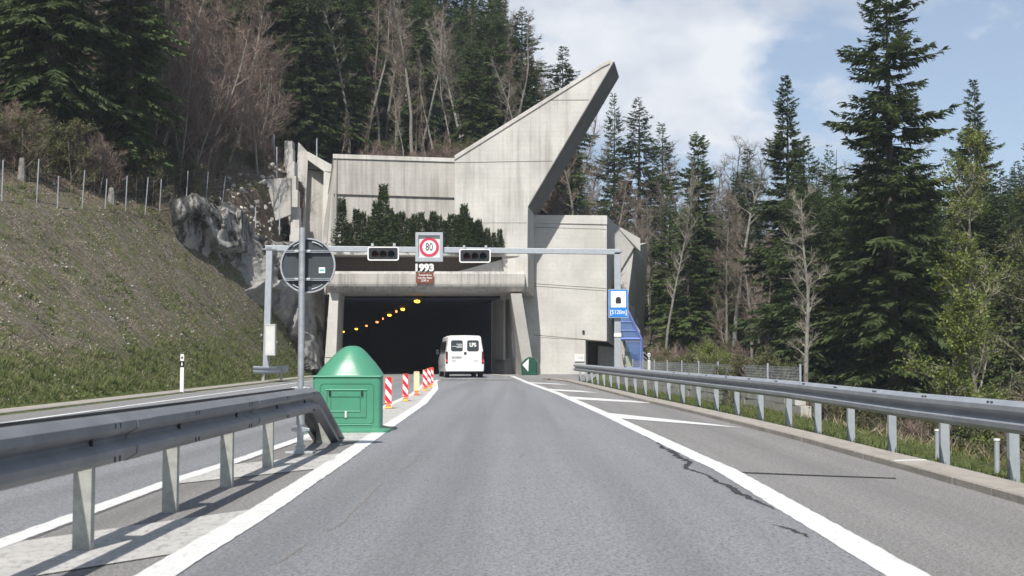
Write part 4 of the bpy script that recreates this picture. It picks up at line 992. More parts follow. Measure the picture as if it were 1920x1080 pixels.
# ---------------------------------------------------------------- rock outcrop
from mathutils import noise as mn
cur_a = [(318, 380, 58.5), (322, 420, 59), (340, 470, 60), (372, 510, 61.5), (420, 555, 63), (470, 610, 65), (505, 655, 67), (560, 700, 69)]
cur_b = [(380, 377, 64), (428, 379, 65.5), (458, 398, 66.5), (480, 440, 68), (520, 455, 70), (565, 450, 73), (600, 470, 75), (610, 560, 76), (606, 700, 76)]
def sample(c, t):
    L = [0]
    for a, b in zip(c, c[1:]): L.append(L[-1]+math.dist(a[:2], b[:2]))
    s_ = t*L[-1]
    for i in range(len(c)-1):
        if s_ <= L[i+1]+1e-9:
            k = (s_-L[i])/(L[i+1]-L[i]); return at(*[c[i][j]+(c[i+1][j]-c[i][j])*k for j in range(3)])
nu, nv = 150, 90; V = []
for i in range(nu+1):
    a = sample(cur_a, i/nu); b = sample(cur_b, i/nu)
    for j in range(nv+1):
        t_ = j/nv; p = a.lerp(b, t_); bulge = math.sin(math.pi*t_)
        # facets: ridged cellular folds plus fine roughness
        q = Vector((p.x*.55, p.y*.25, p.z*.42))
        dA, pA = mn.voronoi(q); c0_ = pA[0]; hsh = mn.random_unit_vector() if False else Vector((math.sin(c0_.x*12.9+c0_.y*78.2)*1.0, math.sin(c0_.y*37.7+c0_.z*11.1), math.sin(c0_.z*53.3+c0_.x*27.1)))
        fac1 = (q-c0_).dot(hsh)*1.5+.35*math.sin(c0_.x*91.7+c0_.z*47.3)
        f1 = mn.fractal(p*.55, 1.0, 2.0, 5); f2 = mn.ridged_multi_fractal(p*.8, 1, 2, 4, 1, 2)
        m3 = min(1, bulge*3); q2 = Vector((p.x*1.5+p.z*.5, p.y*.6, p.z*1.0)); dB, pB = mn.voronoi(q2); c2_ = pB[0]
        fac2 = (q2-c2_).dot(Vector((math.sin(c2_.x*57.1+c2_.y*13.7), math.sin(c2_.y*91.3), math.sin(c2_.z*33.9+c2_.x*17.3))))*.42
        dd = bulge*(1.3+.35*f1)+m3*(.62*fac1+.65*fac2+.05*f2+.05*mn.noise(p*3.1)+.035*mn.noise(p*9))
        V.append(p+Vector((.45*dd, -dd*.95, .15*dd)))
fq = np.array([(i*(nv+1)+j, i*(nv+1)+j+1, (i+1)*(nv+1)+j+1, (i+1)*(nv+1)+j) for i in range(nu) for j in range(nv)])
rk = np_mesh('rock_outcrop', np.array([tuple(v) for v in V]), [fq], M['rock'], smooth=False)
tag(rk, 'big grey limestone outcrop with black streaks between bank and tunnel', 'rock')
# loose stones on the slope left of the stepped wall
def stone_mesh(seed):
    rn = random.Random(seed); import bmesh
    bm = bmesh.new(); bmesh.ops.create_icosphere(bm, subdivisions=2, radius=1)
    for v_ in bm.verts: v_.co *= 1+.35*mn.noise(v_.co*1.3+Vector((seed, 0, 0))); v_.co.z *= .65
    me = bpy.data.meshes.new('stone'); bm.to_mesh(me); bm.free(); me.materials.append(M['pale_stone']); return me
sms = [stone_mesh(i*3.1) for i in range(4)]; rn = random.Random(11)
for i in range(130):
    x, y = (rn.uniform(410, 545), rn.uniform(330, 450)) if i < 100 else (rn.uniform(505, 540), rn.uniform(262, 330))
    p = hit(x, y, 62)
    o = bpy.data.objects.new('stone', sms[i % 4]); col.objects.link(o); o.location = p; s_ = rn.uniform(.06, .15)*(1.7 if rn.random() < .12 else 1); o.scale = (s_*rn.uniform(.8, 1.5), s_, s_); o.rotation_euler = (rn.random(), rn.random(), rn.random()*6)
    tag(o, 'pale loose stone on the rubble slope above the rock outcrop', 'stone', 'loose stones on the rubble slope')

# ---------------------------------------------------------------- van
VY = 65.0; vp = at(871.5, 709, VY); vp.z = rz(VY)+.004
van = thing('van', 'white delivery van driving into the tunnel', 'van', vp, R(8), world=False)
ORG[van.name] = Vector((0, 0, 0))
def vsec(y, w_, h, zb_, top=.86, r=.16):
    hw, ht = w_/2, w_/2*top; o = []
    o.append((-hw+.03, y, zb_)); o.append((-hw, y, zb_+.06)); o.append((-hw-.012, y, zb_+.5)); o.append((-hw*.985, y, min(1.15, h-.3)))
    for k in range(6): a = R(180-90*k/5); o.append((-ht+r+r*math.cos(a), y, h-r+r*math.sin(a)))
    o.append((0, y, h+.015))
    m = [(-x, y_, z) for x, y_, z in reversed(o[:-1])]
    return o+m
mb = MB(); mb.loft([vsec(0, 1.88, 2.04, .34, .80), vsec(.03, 1.95, 2.10, .32, .84), vsec(.16, 1.99, 2.14, .30, .86), vsec(2.0, 2.0, 2.15, .30, .86), vsec(3.2, 2.0, 2.13, .30, .86), vsec(3.5, 2.0, 2.05, .30, .85), vsec(4.15, 1.96, 1.38, .30, .9), vsec(4.7, 1.9, 1.08, .32, .9, .12), vsec(4.8, 1.8, .95, .36, .9, .1)])
body = mb.build('body', M['vanpaint'], van, smooth=True)
for sx_, nm in ((-1, 0), (1, 0)):
    dr = MB().prism(rrect((sx_*.425, -.008, 1.13), .80, 1.52, .05), (0, .012, 0)).build('rear_door', M['vanpaint'], van, bevel=.004)
    wn = MB().prism(rrect((sx_*.41, -.020, 1.62), .60, .56, .09), (0, .014, 0)).build('window', M['glass'], dr)
    if sx_ > 0:
        text('LPS', .26, (sx_*.41, -.024, 1.66), M['white'], dr, bold=.012, shear=-.1, sx=.9, ext=.002)
    else:
        mb = MB()
        for k, (a, b) in enumerate(((.30, .30), (.22, .22), (.50, .5), (.28, .28))): mb.box((-.41+.27-b/2, -.024, 1.70-.055*k), (b, .004, .022))
        mb.build('lettering', M['white'], dr)
    mb = MB()
    tl = MB().prism(rrect((sx_*.915, -.016, 1.02), .10, .62, .03), (0, .05, 0)).build('tail_light', M['tail'], van)
    MB().prism(rrect((sx_*.915, -.020, .86), .085, .12, .02), (0, .05, 0)).build('brake_light', M['brake'], tl)
    for yy, nme in ((.62, 'wheel'), (3.75, 'wheel')):
        mb = MB(); c = Vector((sx_*.86, yy, .32)); mb.loft([circ(c+Vector((-.11, 0, 0)), .30, 20, 'x'), circ(c+Vector((-.09, 0, 0)), .32, 20, 'x'), circ(c+Vector((.09, 0, 0)), .32, 20, 'x'), circ(c+Vector((.11, 0, 0)), .30, 20, 'x')])
        wh = mb.build('wheel', M['tyre'], van, smooth=True)
        MB().prism(circ(c+Vector((sx_*.112, 0, 0)), .19, 16, 'x'), (sx_*.01, 0, 0)).build('rim', M['galv'], wh)
    mb = MB(); mb.box((sx_*1.12, 3.35, 1.32), (.16, .09, .26)); mr_ = mb.build('mirror', M['black'], van, bevel=.02)
    mb = MB(); mb.box((sx_*1.02, 3.37, 1.25), (.12, .04, .04)); mb.build('mirror_arm', M['black'], mr_)
    for (ya, yb) in ((.35, 1.45), (1.6, 2.5), (2.62, 3.4)):
        mb = MB(); mb.prism([Vector((sx_*1.0, ya, 1.30)), Vector((sx_*1.0, yb, 1.30)), Vector((sx_*.905, yb-.05, 1.86)), Vector((sx_*.905, ya+.05, 1.86))], (sx_*.006, 0, .003)); mb.build('side_window', M['glass'], van)
mb = MB(); mb.box((0, -.05, .40), (1.84, .14, .16)); mb.build('rear_bumper', M['vanpaint'], van, bevel=.03)
mb = MB(); mb.box((0, .3, .30), (1.7, .7, .10)); mb.build('underside', M['black'], van)
mb = MB(); mb.box((.02, -.024, 1.24), (.13, .02, .13)); mb.build('door_handle', M['black'], van, bevel=.01)
pl_ = MB(); pl_.box((-.42, -.018, 1.035), (.52, .012, .13)); pl_ = pl_.build('number_plate', M['offwhite'], van)
mb = MB(); rn = random.Random(5)
for k in range(7): mb.box((-.62+k*.066+(.03 if k > 1 else 0), -.026, 1.035), (.036, .004, .07))
mb.build('plate_figures', M['black'], pl_)
mb = MB(); mb.box((-.56, -.018, .86), (.22, .01, .035)); mb.build('badge', M['galv'], van)
mb = MB(); mb.box((.56, -.018, .86), (.24, .01, .03)); mb.build('badge', M['galv'], van)

exec_vegetation = True
# ---------------------------------------------------------------- vegetation
rng = np.random.default_rng(7)
def kites(B, D, L, Wd, roll):
    """arrays: base, dir, length, width, roll -> verts, quads"""
    D = D/np.linalg.norm(D, axis=1, keepdims=True)
    up = np.tile([0, 0, 1.0], (len(D), 1)); S = np.cross(D, up); nn = np.linalg.norm(S, axis=1, keepdims=True); S = S/np.maximum(nn, 1e-3)
    U = np.cross(S, D); S2 = S*np.cos(roll)[:, None]+U*np.sin(roll)[:, None]
    L_ = L[:, None]; W2 = (Wd/2)[:, None]
    v = np.stack([B, B+D*L_*.45+S2*W2, B+D*L_, B+D*L_*.45-S2*W2], 1).reshape(-1, 3)
    f = np.arange(len(v)).reshape(-1, 4); return v, f
def conifer(seed, h, Rm, base, needle, droop=.25, dens=1.0, name='spruce_tree', label='', cone=.85, trunk_r=None, step=.30, tw=1.0, gap=.06, group=None, root=-1.5):
    rn = np.random.default_rng(seed); r = thing(name, label, 'spruce', (0, 0, -50), group=group, world=False)
    tr = trunk_r or h*.0125
    zs = np.linspace(root, h*.985, 14); bend = rn.normal(0, .04, 2)
    Bs, Ds, Ls, Ws, Rs = [], [], [], [], []
    z = base; stick = MB(); stick.tube([(bend[0]*z_*.2, bend[1]*z_*.2, z_) for z_ in zs], [max(.015, tr*(1-max(z_, 0)/h)**.9*(1.25 if z_ < .3 else 1)) for z_ in zs], 10)
    while z < h-.1:
        t = (z-base)/(h-base); prof = Rm*((1-t)**cone)*(.60+.40*min(1, t*6+.15))+.12*min(1, Rm/2)*(1-t); nb = rn.integers(5, 8) if t < .9 else 4
        a0 = rn.uniform(0, 6.28); clump = .85+.25*math.sin(z*2.1+seed)
        for k in range(nb):
            if rn.random() < gap: continue
            a = a0+6.283*k/nb+rn.normal(0, .25); L = max(.12, prof*rn.uniform(.62, 1.18)*clump+.06); z0_ = z+rn.uniform(-step, step)*.5
            sl = -.30+.95*t**1.5+rn.normal(0, .06)
            n = int((L/.105+6)*dens); s_ = rn.uniform(.12, 1, n)**.75
            rad = L*s_; zz = z0_+L*(sl*s_-droop*s_**2+.16*s_**4)
            dzds = (sl-2*droop*s_+.64*s_**3)
            dirv = np.stack([np.full(n, math.cos(a)), np.full(n, math.sin(a)), dzds], 1)
            side = np.array([-math.sin(a), math.cos(a), 0]); sg = rn.choice([-1, 1], n)
            pos = np.stack([rad*math.cos(a), rad*math.sin(a), zz], 1)
            wl = (.18+.34*(1-s_)+.05)*(max(L, .5)**.55)*rn.uniform(.6, 1.2, n)*tw
            dd = dirv*.65+side*(sg*rn.uniform(.35, 1.0, n))[:, None]+np.array([0, 0, 1])*rn.uniform(-.5, .06, n)[:, None]
            Bs.append(pos); Ds.append(dd); Ls.append(wl); Ws.append(wl*rn.uniform(.20, .38, n)); Rs.append(rn.uniform(-.9, .9, n))
            Bs.append(pos[:n//2]); Ds.append(dirv[:n//2]*.4+np.array([0, 0, -1])*rn.uniform(.4, 1, n//2)[:, None]+side*rn.uniform(-.4, .4, n//2)[:, None]); Ls.append(wl[:n//2]*.7); Ws.append(wl[:n//2]*.16); Rs.append(rn.uniform(-1.5, 1.5, n//2))
            if t < .7 and rn.random() < .5: stick.tube([(0, 0, z0_), (L*.7*math.cos(a), L*.7*math.sin(a), z0_+L*(sl*.7-droop*.5))], [.03, .01], 3, False)
        z += step*rn.uniform(.8, 1.2)*(1-.35*t)
    v, f = kites(np.concatenate(Bs), np.concatenate(Ds), np.concatenate(Ls), np.concatenate(Ws), np.concatenate(Rs))
    np_mesh('crown', v, [f], M[needle], r)
    stick.build('trunk', M['bark_dark'], r, smooth=True)
    return r
def bare(seed, h, spread, barkm, twigm, name='bare_tree', label='', cat='tree', stems=1, first=.35, leaves=0, leafm='leaf', tr=None, nl=28, twd=.014, group=None, lean=.05, leafsize=.09):
    rn = random.Random(seed); r = thing(name, label, cat, (0, 0, -50), group=group, world=False)
    trunk = MB(); br = MB(); RV = []; RF = []; LP = []
    def wander(p, d, L, n, j, upb=0):
        pts = [p]
        for i in range(n):
            d = (d+Vector((rn.gauss(0, j), rn.gauss(0, j), rn.gauss(0, j)+upb))).normalized(); p = p+d*(L/n); pts.append(p)
        return pts, d
    def twigs(pts, L, n, w_):
        for _ in range(n):
            t = rn.uniform(.15, 1)*(len(pts)-1); i = min(int(t), len(pts)-2); p = pts[i].lerp(pts[i+1], t-i); d0 = (pts[i+1]-pts[i]).normalized()
            d = (d0*.9+Vector((rn.gauss(0, .55), rn.gauss(0, .55), rn.gauss(.15, .4)))).normalized(); l = L*rn.uniform(.5, 1.1)
            q = p+d*l*.5; d2 = (d+Vector((rn.gauss(0, .25), rn.gauss(0, .25), rn.gauss(.1, .2)))).normalized(); e = q+d2*l*.5
            s_ = d.cross(Vector((rn.gauss(0, 1), rn.gauss(0, 1), rn.gauss(0, 1)))).normalized()*w_
            k = len(RV); RV.extend([p-s_, p+s_, q+s_*.7, q-s_*.7, e]); RF.append((k, k+1, k+2, k+3)); RF.append((k+3, k+2, k+4, k+4))
            for _ in range(3):
                tt = rn.uniform(.2, 1); b0 = p.lerp(q, tt*2) if tt < .5 else q.lerp(e, tt*2-1); d3 = (d+Vector((rn.gauss(0, .6), rn.gauss(0, .6), rn.gauss(.1, .5)))).normalized(); e2 = b0+d3*l*.42; s2 = s_*.6
                k = len(RV); RV.extend([b0-s2, b0+s2, e2+s2*.3, e2-s2*.3]); RF.append((k, k+1, k+2, k+3))
                if leaves: LP.append(e2); LP.append(b0.lerp(e2, .5))
            if leaves: LP.append(e)
    for st in range(stems):
        d = Vector((rn.gauss(0, lean+(.18 if stems > 1 else 0)), rn.gauss(0, lean+(.18 if stems > 1 else 0)), 1)).normalized(); hh = h*(1 if stems == 1 else rn.uniform(.6, 1))
        p0 = Vector((rn.gauss(0, .25), rn.gauss(0, .25), -1.2)) if stems > 1 else Vector((0, 0, -1.2))
        tp, _ = wander(p0, d, hh+1.2, 14, .045, .05); R0 = (tr or h*.010)*(1 if stems == 1 else .6)
        trunk.tube(tp, [R0*(1-i/15)**.9+.008 for i in range(15)], 8)
        for k in range(nl):
            t = first+(1-first)*(k+rn.random())/nl; i = min(int(t*14), 13); p = tp[i].lerp(tp[i+1], t*14-i); a = rn.uniform(0, 6.283)
            L = spread*(1-t*.65)*rn.uniform(.55, 1.15)*(.6 if t < first+.12 else 1)
            dd = Vector((math.cos(a), math.sin(a), rn.uniform(.35, 1.2)+t*.5)).normalized(); bp, _ = wander(p, dd, L, 5, .16, .06)
            rb = max(.012, R0*(1-t)*.5+.008); br.tube(bp, [rb*(1-j/6)+.004 for j in range(6)], 4, False)
            for m_ in range(int(4+L*1.3)):
                tt = rn.uniform(.2, 1)*5; j = min(int(tt), 4); q = bp[j].lerp(bp[j+1], tt-j); d0 = (bp[j+1]-bp[j]).normalized()
                sp, _ = wander(q, (d0+Vector((rn.gauss(0, .6), rn.gauss(0, .6), rn.gauss(.2, .4)))).normalized(), L*rn.uniform(.25, .5), 3, .2, .05)
                br.tube(sp, [.014, .010, .007, .004], 3, False); twigs(sp, L*.24+.18, 8, twd*.5)
            twigs(bp, L*.25+.2, 8, twd*.5)
    trunk.build('trunk', M[barkm], r, smooth=True)
    cr_ = br; k0 = len(cr_.v); cr_.v += [tuple(v_) for v_ in RV]; cr_.f += [tuple(dict.fromkeys(i+k0 for i in f_)) for f_ in RF]
    me = bpy.data.meshes.new('crown'); me.from_pydata(cr_.v, [], cr_.f); me.materials.append(M[twigm]); o = bpy.data.objects.new('crown', me); col.objects.link(o); o.parent = r
    if leaves:
        B = np.array([tuple(p) for p in LP]); keep = np.random.default_rng(seed).random(len(B)) < leaves; B = B[keep]; n = len(B); g_ = np.random.default_rng(seed)
        B = np.repeat(B, 2, 0)+g_.normal(0, .04, (2*n, 3)); n = len(B)
        D = g_.normal(0, 1, (n, 3)); L = g_.uniform(.6, 1.3, n)*leafsize; v, f = kites(B, D, L, L*.75, g_.uniform(-1.5, 1.5, n)); np_mesh('foliage', v, [f], M[leafm], r)
    return r

RX = random.Random(99)
SG = 'spruces of the forest around the tunnel'; BG = 'bare trees of the forest around the tunnel'
SPR = [conifer(1, 20, 3.9, 1.0, 'needle', label='x', group=SG, cone=.72, dens=1.15), conifer(2, 18, 3.3, 1.6, 'needle', label='x', group=SG, droop=.32, tw=1.1, cone=.66, dens=1.15), conifer(3, 22, 4.2, 2.5, 'needle2', label='x', group=SG, cone=.72, dens=1.15), conifer(4, 16, 2.8, .8, 'needle2', label='x', group=SG, droop=.2, cone=.7, dens=1.15)]
BAR = [bare(1, 15, 3.6, 'bark_grey', 'twig', nl=30, group=BG), bare(2, 17, 3.0, 'bark_pale', 'twig_grey', first=.42, group=BG), bare(3, 11, 3.0, 'bark_grey', 'twig_red', stems=4, first=.18, nl=13, group=BG), bare(4, 13, 2.8, 'bark_grey', 'twig_red', first=.25, nl=28, group=BG), bare(5, 16, 2.4, 'bark_pale', 'twig', first=.5, nl=20, lean=.12, group=BG)]
bpy.context.view_layer.update()
TS = [tree_of(o) for o in SPR]; TB_ = [tree_of(o) for o in BAR]
HS = [20, 18, 22, 16]; HB = [15, 17, 11, 13, 16]
used = set()
def plant(kind, i, x, y, hgt, label, group, z=None, wide=1.0, rot=None):
    T, Hn = (TS, HS) if kind == 's' else (TB_, HB); s_ = hgt/Hn[i]; z = H(x, y) if z is None else z
    loc = (x, y, z-.1); rot = RX.uniform(0, 6.28) if rot is None else rot; sc3 = (s_*wide, s_*wide, s_)
    key = (kind, i)
    if key not in used:
        used.add(key); o = T[i][0]; o.location = loc; o.rotation_euler = (0, 0, rot); o.scale = sc3; o['label'] = label; o['group'] = group
        return o
    return dup(T[i], loc, rot, sc3, label, group)
def plant_px(kind, i, px, ytop, Y_, label, group, zbase=None, wide=1.0):
    p = at(px, ytop, Y_); z = H(p.x, Y_) if zbase is None else zbase
    return plant(kind, i, p.x, Y_, p.z-z, label, group, z, wide)
# named trees, by where they stand
big = conifer(31, 24, 4.1, 3.2, 'needle2', droop=.22, dens=1.45, label='tallest spruce, broad and dense, behind the right guardrail', trunk_r=.33, step=.27, cone=.50, gap=.17, tw=1.0)
p = at(1664, -70, 60); big.location = (p.x, 60, -3.2); big.scale = (1, 1, (p.z+3.2)/24)
sm = conifer(32, 20, 3.3, 2.0, 'needle2', droop=.25, dens=1.8, label='pointed spruce left of the tallest one, above the wire fence', trunk_r=.25, step=.26, cone=.75, gap=.1)
p = at(1472, 138, 74); sm.location = (p.x, 74, -2.5); sm.scale = (1, 1, (p.z+2.5)/20)
md = conifer(33, 19, 3.5, 2, 'needle', droop=.25, dens=1.7, label='dark spruce rising behind the green-budding tree at the far right', step=.28, cone=.75)
p = at(1824, 152, 72); md.location = (p.x, 72, -2.6); md.scale = (1, 1, (p.z+2.6)/19)
cl_ = conifer(34, 18, 2.1, 1.0, 'needle2', droop=.3, dens=1.9, label='narrow column-like spruce right of the service block', step=.30, cone=.42, tw=1.15)
p = at(1308, 250, 84); cl_.location = (p.x, 84, -.5); cl_.scale = (1, 1, (p.z+.5)/18)
ls = conifer(35, 22, 2.5, 1.5, 'needle', droop=.34, dens=1.5, label='large dark spruce with thick trunk behind the left fence', trunk_r=.50, step=.24, cone=.3, tw=1.0)
p = at(240, 350, 61); ls.location = (p.x, 61, p.z-.2); 
l2 = conifer(36, 24, 3.3, 3.6, 'needle', droop=.34, dens=1.5, label='dark overhanging spruce at the upper left edge', trunk_r=.45, step=.25, cone=.3, tw=1.0)
p = at(90, 320, 57); l2.location = (p.x, 57, p.z-.3)
gt = bare(41, 11.5, 2.3, 'bark_grey', 'twig_grey', name='budding_tree', label='slender tree with fresh yellow-green leaves before the dark spruces at right', leaves=.55, first=.22, nl=34, tr=.10, leafsize=.085)
p = at(1832, 275, 42); gt.location = (p.x, 42, -3.3); gt.scale = (1, 1, (p.z+3.3)/11.5)
bt = bare(42, 10, 1.6, 'bark_pale', 'twig_grey', label='pale-trunked bare tree in front of the gap left of the tallest spruce', first=.45, nl=26, tr=.12)
p = at(1540, 370, 46); bt.location = (at(1522, 600, 46).x, 46, -3.0); bt.scale = (1, 1, (p.z+3)/10)
bt = bare(43, 11, 2.2, 'bark_grey', 'twig_grey', name='budding_tree', label='leafy spring tree at the right edge behind the guardrail', leaves=.6, leafm='leaf_ol', first=.15, nl=36, tr=.10)
p = at(1915, 330, 45); bt.location = (p.x, 45, -3.3)
bt = bare(44, 7, 1.8, 'bark_grey', 'twig_grey', name='budding_tree', label='low leafy tree below the tallest spruce beside the guardrail', leaves=.6, first=.12, nl=26, tr=.06)
p = at(1775, 560, 38); bt.location = (p.x, 38, -3.3)
for a in ((1377, 232, 82, 1, 'tall bare tree with pale trunk right of the column-like spruce', 1.0), (1243, 330, 80, 1, 'bare pale-trunked tree just right of the service block', .8), (1258, 300, 84, 4, 'second bare pale tree right of the service block', .9),
          (1420, 350, 78, 4, 'bare tree with pale trunk left of the pointed spruce', .8), (1340, 380, 88, 1, 'bare slim tree between column-like spruce and tall bare tree', .8), (1585, 420, 66, 4, 'thin bare tree just left of the big spruce trunk', .7)):
    plant_px('b', a[3], a[0], a[1], a[2], a[4], BG, wide=a[5])
for a in ((978, 12, 100, 2, 'spruce rising highest behind the concrete fin', 1.55), (905, 28, 106, 0, 'spruce top left of the highest one behind the fin', 1.3), (1056, 86, 108, 1, 'spruce right of the highest one, just left of the fin tip', 1.3),
          (1196, 182, 112, 0, 'dark spruce right of the fin tip on the skyline', 1.4), (1240, 230, 120, 3, 'small skyline spruce right of the one by the fin', 1.3), (1150, 175, 118, 3, 'small spruce directly right of the fin edge', .9),
          (940, 120, 98, 1, 'spruce at the foot of the highest one behind the fin slope', 1.1), (1030, 150, 101, 0, 'spruce below and right of the highest one behind the fin', 1.0)):
    plant_px('s', a[3], a[0], a[1], a[2], a[4], SG, wide=a[5])
for a in ((655, -40, 84, 1), (672, -30, 86, 4), (725, 170, 83, 4), (760, 165, 84, 1), (742, 190, 86, 4), (850, 110, 88, 1), (640, 210, 82, 3), (800, 200, 84, 3), (835, 220, 83, 2), (690, 190, 84, 3), (780, 130, 88, 0), (880, 160, 92, 3)):
    plant_px('b', a[3], a[0], a[1], a[2], 'bare spring tree standing behind the left portal wall', 'bare trees behind the portal wall', wide=1.0)
# forest fill
placed = []
def ok(x, y, d):
    for a, b in placed:
        if (a-x)**2+(b-y)**2 < d*d: return False
    placed.append((x, y)); return True
def fill(n, fx, fy, kinds, lab, grp, d=2.6, hs=(13, 19), hb=(9, 15), tries=4000, cond=None):
    c = 0; t = 0
    while c < n and t < tries:
        t += 1; x, y = RX.uniform(*fx), RX.uniform(*fy)
        if cond and not cond(x, y): continue
        if not ok(x, y, d): continue
        k, i = RX.choice(kinds); hh = RX.uniform(*(hs if k == 's' else hb))
        plant(k, i, x, y, hh, lab[k], grp[k], wide=RX.uniform(.9, 1.25)); c += 1
PXX = lambda x, y: 960+F*x/y
gL = {'s': 'spruces on the wooded slope left of the tunnel', 'b': 'bare trees on the wooded slope left of the tunnel'}
lL = {'s': 'dark spruce in the wooded slope left of the tunnel', 'b': 'bare brown tree in the wooded slope left of the tunnel'}
# spruce stand above frame left of wall
fill(12, (-17.5, -11), (82, 97), [('s', 2), ('s', 3), ('s', 0)], {'s': 'spruce in the dense stand above the concrete frame', 'b': ''}, {'s': 'spruces above the concrete frame', 'b': ''}, d=2.0, hs=(14, 19))
fill(30, (-24, -14.0), (66, 82), [('b', 2), ('b', 3), ('b', 2)], {'b': 'reddish bare thicket tree above the rock outcrop'}, {'b': 'reddish bare trees above the rock outcrop'}, d=1.5, hb=(7, 12), cond=lambda x, y: 315 < PXX(x, y) < 495 and 676-(H(x, y)-1.15)*F/y < 338)
fill(24, (-34, -16.5), (46, 82), [('b', 0), ('b', 2), ('b', 3)], lL, gL, d=1.8, cond=lambda x, y: -60 < PXX(x, y) < 330 and x < lin(y, CX)-1.8 and y > 63, hb=(7, 12))
fill(12, (-34, -18), (64, 82), [('s', 0), ('s', 1)], {'s': 'dark spruce standing behind the two large ones at the left fence'}, {'s': 'spruces behind the left fence'}, d=2.2, hs=(12, 17), cond=lambda x, y: -60 < PXX(x, y) < 300)
fill(34, (-45, -14), (84, 118), [('s', 0), ('s', 1), ('s', 2), ('b', 0), ('b', 3)], lL, gL, d=2.9, cond=lambda x, y: -40 < PXX(x, y) < 700)
gB = {'s': 'spruces on the hill behind the tunnel', 'b': 'bare trees on the hill behind the tunnel'}
lB = {'s': 'spruce in the wood on the hill behind the tunnel', 'b': 'bare brown tree in the wood on the hill behind the tunnel'}
fill(52, (-14, 3), (84, 108), [('b', 0), ('b', 3), ('b', 4), ('b', 1), ('s', 1), ('s', 0)], lB, gB, d=1.8, hs=(9, 14), hb=(8, 12), cond=lambda x, y: 600 < PXX(x, y) < 1000)
fill(34, (-14, 2), (104, 135), [('s', 0), ('s', 1), ('s', 2), ('b', 3)], lB, gB, d=3, hs=(13, 18), hb=(10, 14), cond=lambda x, y: 600 < PXX(x, y) < 960)
fill(40, (2, 16), (86, 116), [('b', 0), ('b', 1), ('b', 3), ('b', 4), ('s', 3)], lB, gB, d=2.0, hs=(7, 12), hb=(8, 12.5), cond=lambda x, y: 1010 < PXX(x, y) < 1290 and y > 90)
gR = {'s': 'spruces in the wood beyond the right guardrail', 'b': 'bare trees in the wood beyond the right guardrail'}
lR = {'s': 'dark spruce in the wood beyond the right guardrail', 'b': 'bare tree in the wood beyond the right guardrail'}
fill(84, (9.5, 52), (82, 130), [('b', 0), ('b', 2), ('b', 3), ('s', 0), ('s', 1), ('s', 3)], lR, gR, d=1.9, hs=(9, 14), hb=(9, 14), cond=lambda x, y: 1230 < PXX(x, y) < 1960)
fill(44, (13, 54), (98, 130), [('s', 0), ('s', 1), ('b', 3), ('b', 0)], lR, gR, d=2.2, hs=(12, 18), hb=(12, 17), cond=lambda x, y: 1270 < PXX(x, y) < 1960)
fill(26, (17, 45), (62, 90), [('s', 0), ('s', 1), ('s', 3)], lR, gR, d=2.6, hs=(12, 15), cond=lambda x, y: 1560 < PXX(x, y) < 2000)
fill(14, (15, 36), (64, 88), [('s', 0), ('s', 1), ('s', 2)], lR, gR, d=2.3, hs=(13, 17), cond=lambda x, y: 1500 < PXX(x, y) < 1960)
fill(9, (12, 30), (70, 90), [('b', 0), ('b', 4), ('b', 1)], lR, gR, d=2.2, hb=(8, 13), cond=lambda x, y: 1230 < PXX(x, y) < 1650)
# shrubs: low brush
sh = [bare(61, 2.0, 1.3, 'bark_grey', 'twig', name='shrub', cat='shrub', stems=6, first=.1, nl=9, leaves=.35, leafm='leaf_ol', tr=.03, twd=.012, leafsize=.06), bare(62, 1.7, 1.2, 'bark_grey', 'twig_red', name='shrub', cat='shrub', stems=7, first=.05, nl=8, tr=.03, twd=.012),
      bare(63, 2.2, 1.4, 'bark_grey', 'twig_grey', name='shrub', cat='shrub', stems=6, first=.1, nl=9, leaves=.8, leafm='leaf', tr=.03, twd=.012, leafsize=.05)]
bpy.context.view_layer.update(); TSh = [tree_of(o) for o in sh]; usedsh = set()
def shrub(i, x, y, s_, label, group):
    loc = (x, y, H(x, y)-.1)
    if i not in usedsh: usedsh.add(i); o = TSh[i][0]; o.location = loc; o.scale = (s_,)*3; o['label'] = label; o['group'] = group; return
    dup(TSh[i], loc, RX.uniform(0, 6.28), s_, label, group)
RX.seed(41)
for k in range(60):
    y = RX.uniform(12, 46); x = RX.uniform(5.9, 12.5) if k < 40 else RX.uniform(8, 22)
    shrub(2 if k in (5, 9, 13, 22) else RX.choice([0, 1, 1]), x, y, RX.uniform(.4, .82), 'tangled low brush below the right guardrail', 'brush below the right guardrail')
for k in range(36):
    y = RX.uniform(60, 86); x = RX.uniform(.118, .30)*y
    shrub(RX.choice([0, 1, 1]), x, y, RX.uniform(.6, 1.1), 'low bush at the edge of the wood beyond the block wall', 'bushes beyond the block wall')
for k in range(46):
    y = RX.uniform(58, 82); x = lin(y, CX)-RX.uniform(.6, 7)
    shrub(RX.choice([1, 1, 0]), x, y, RX.uniform(.5, 1.2), 'bare undergrowth bush between the trees above the left bank', 'undergrowth above the left bank')
for k in range(34):
    y = RX.uniform(46, 62); x = lin(y, CX)-RX.uniform(1.5, 9)
    shrub(RX.choice([1, 1, 0]), x, y, RX.uniform(.7, 1.5), 'bare brown bush in the undergrowth just behind the left fence', 'undergrowth behind the left fence')
for k in range(22):
    y = RX.uniform(79.5, 84); x = RX.uniform(-11, 7)
    shrub(RX.choice([1, 1, 0]), x, y, RX.uniform(.6, 1.2), 'bare undergrowth bush on the hill just behind the portal', 'undergrowth behind the portal')
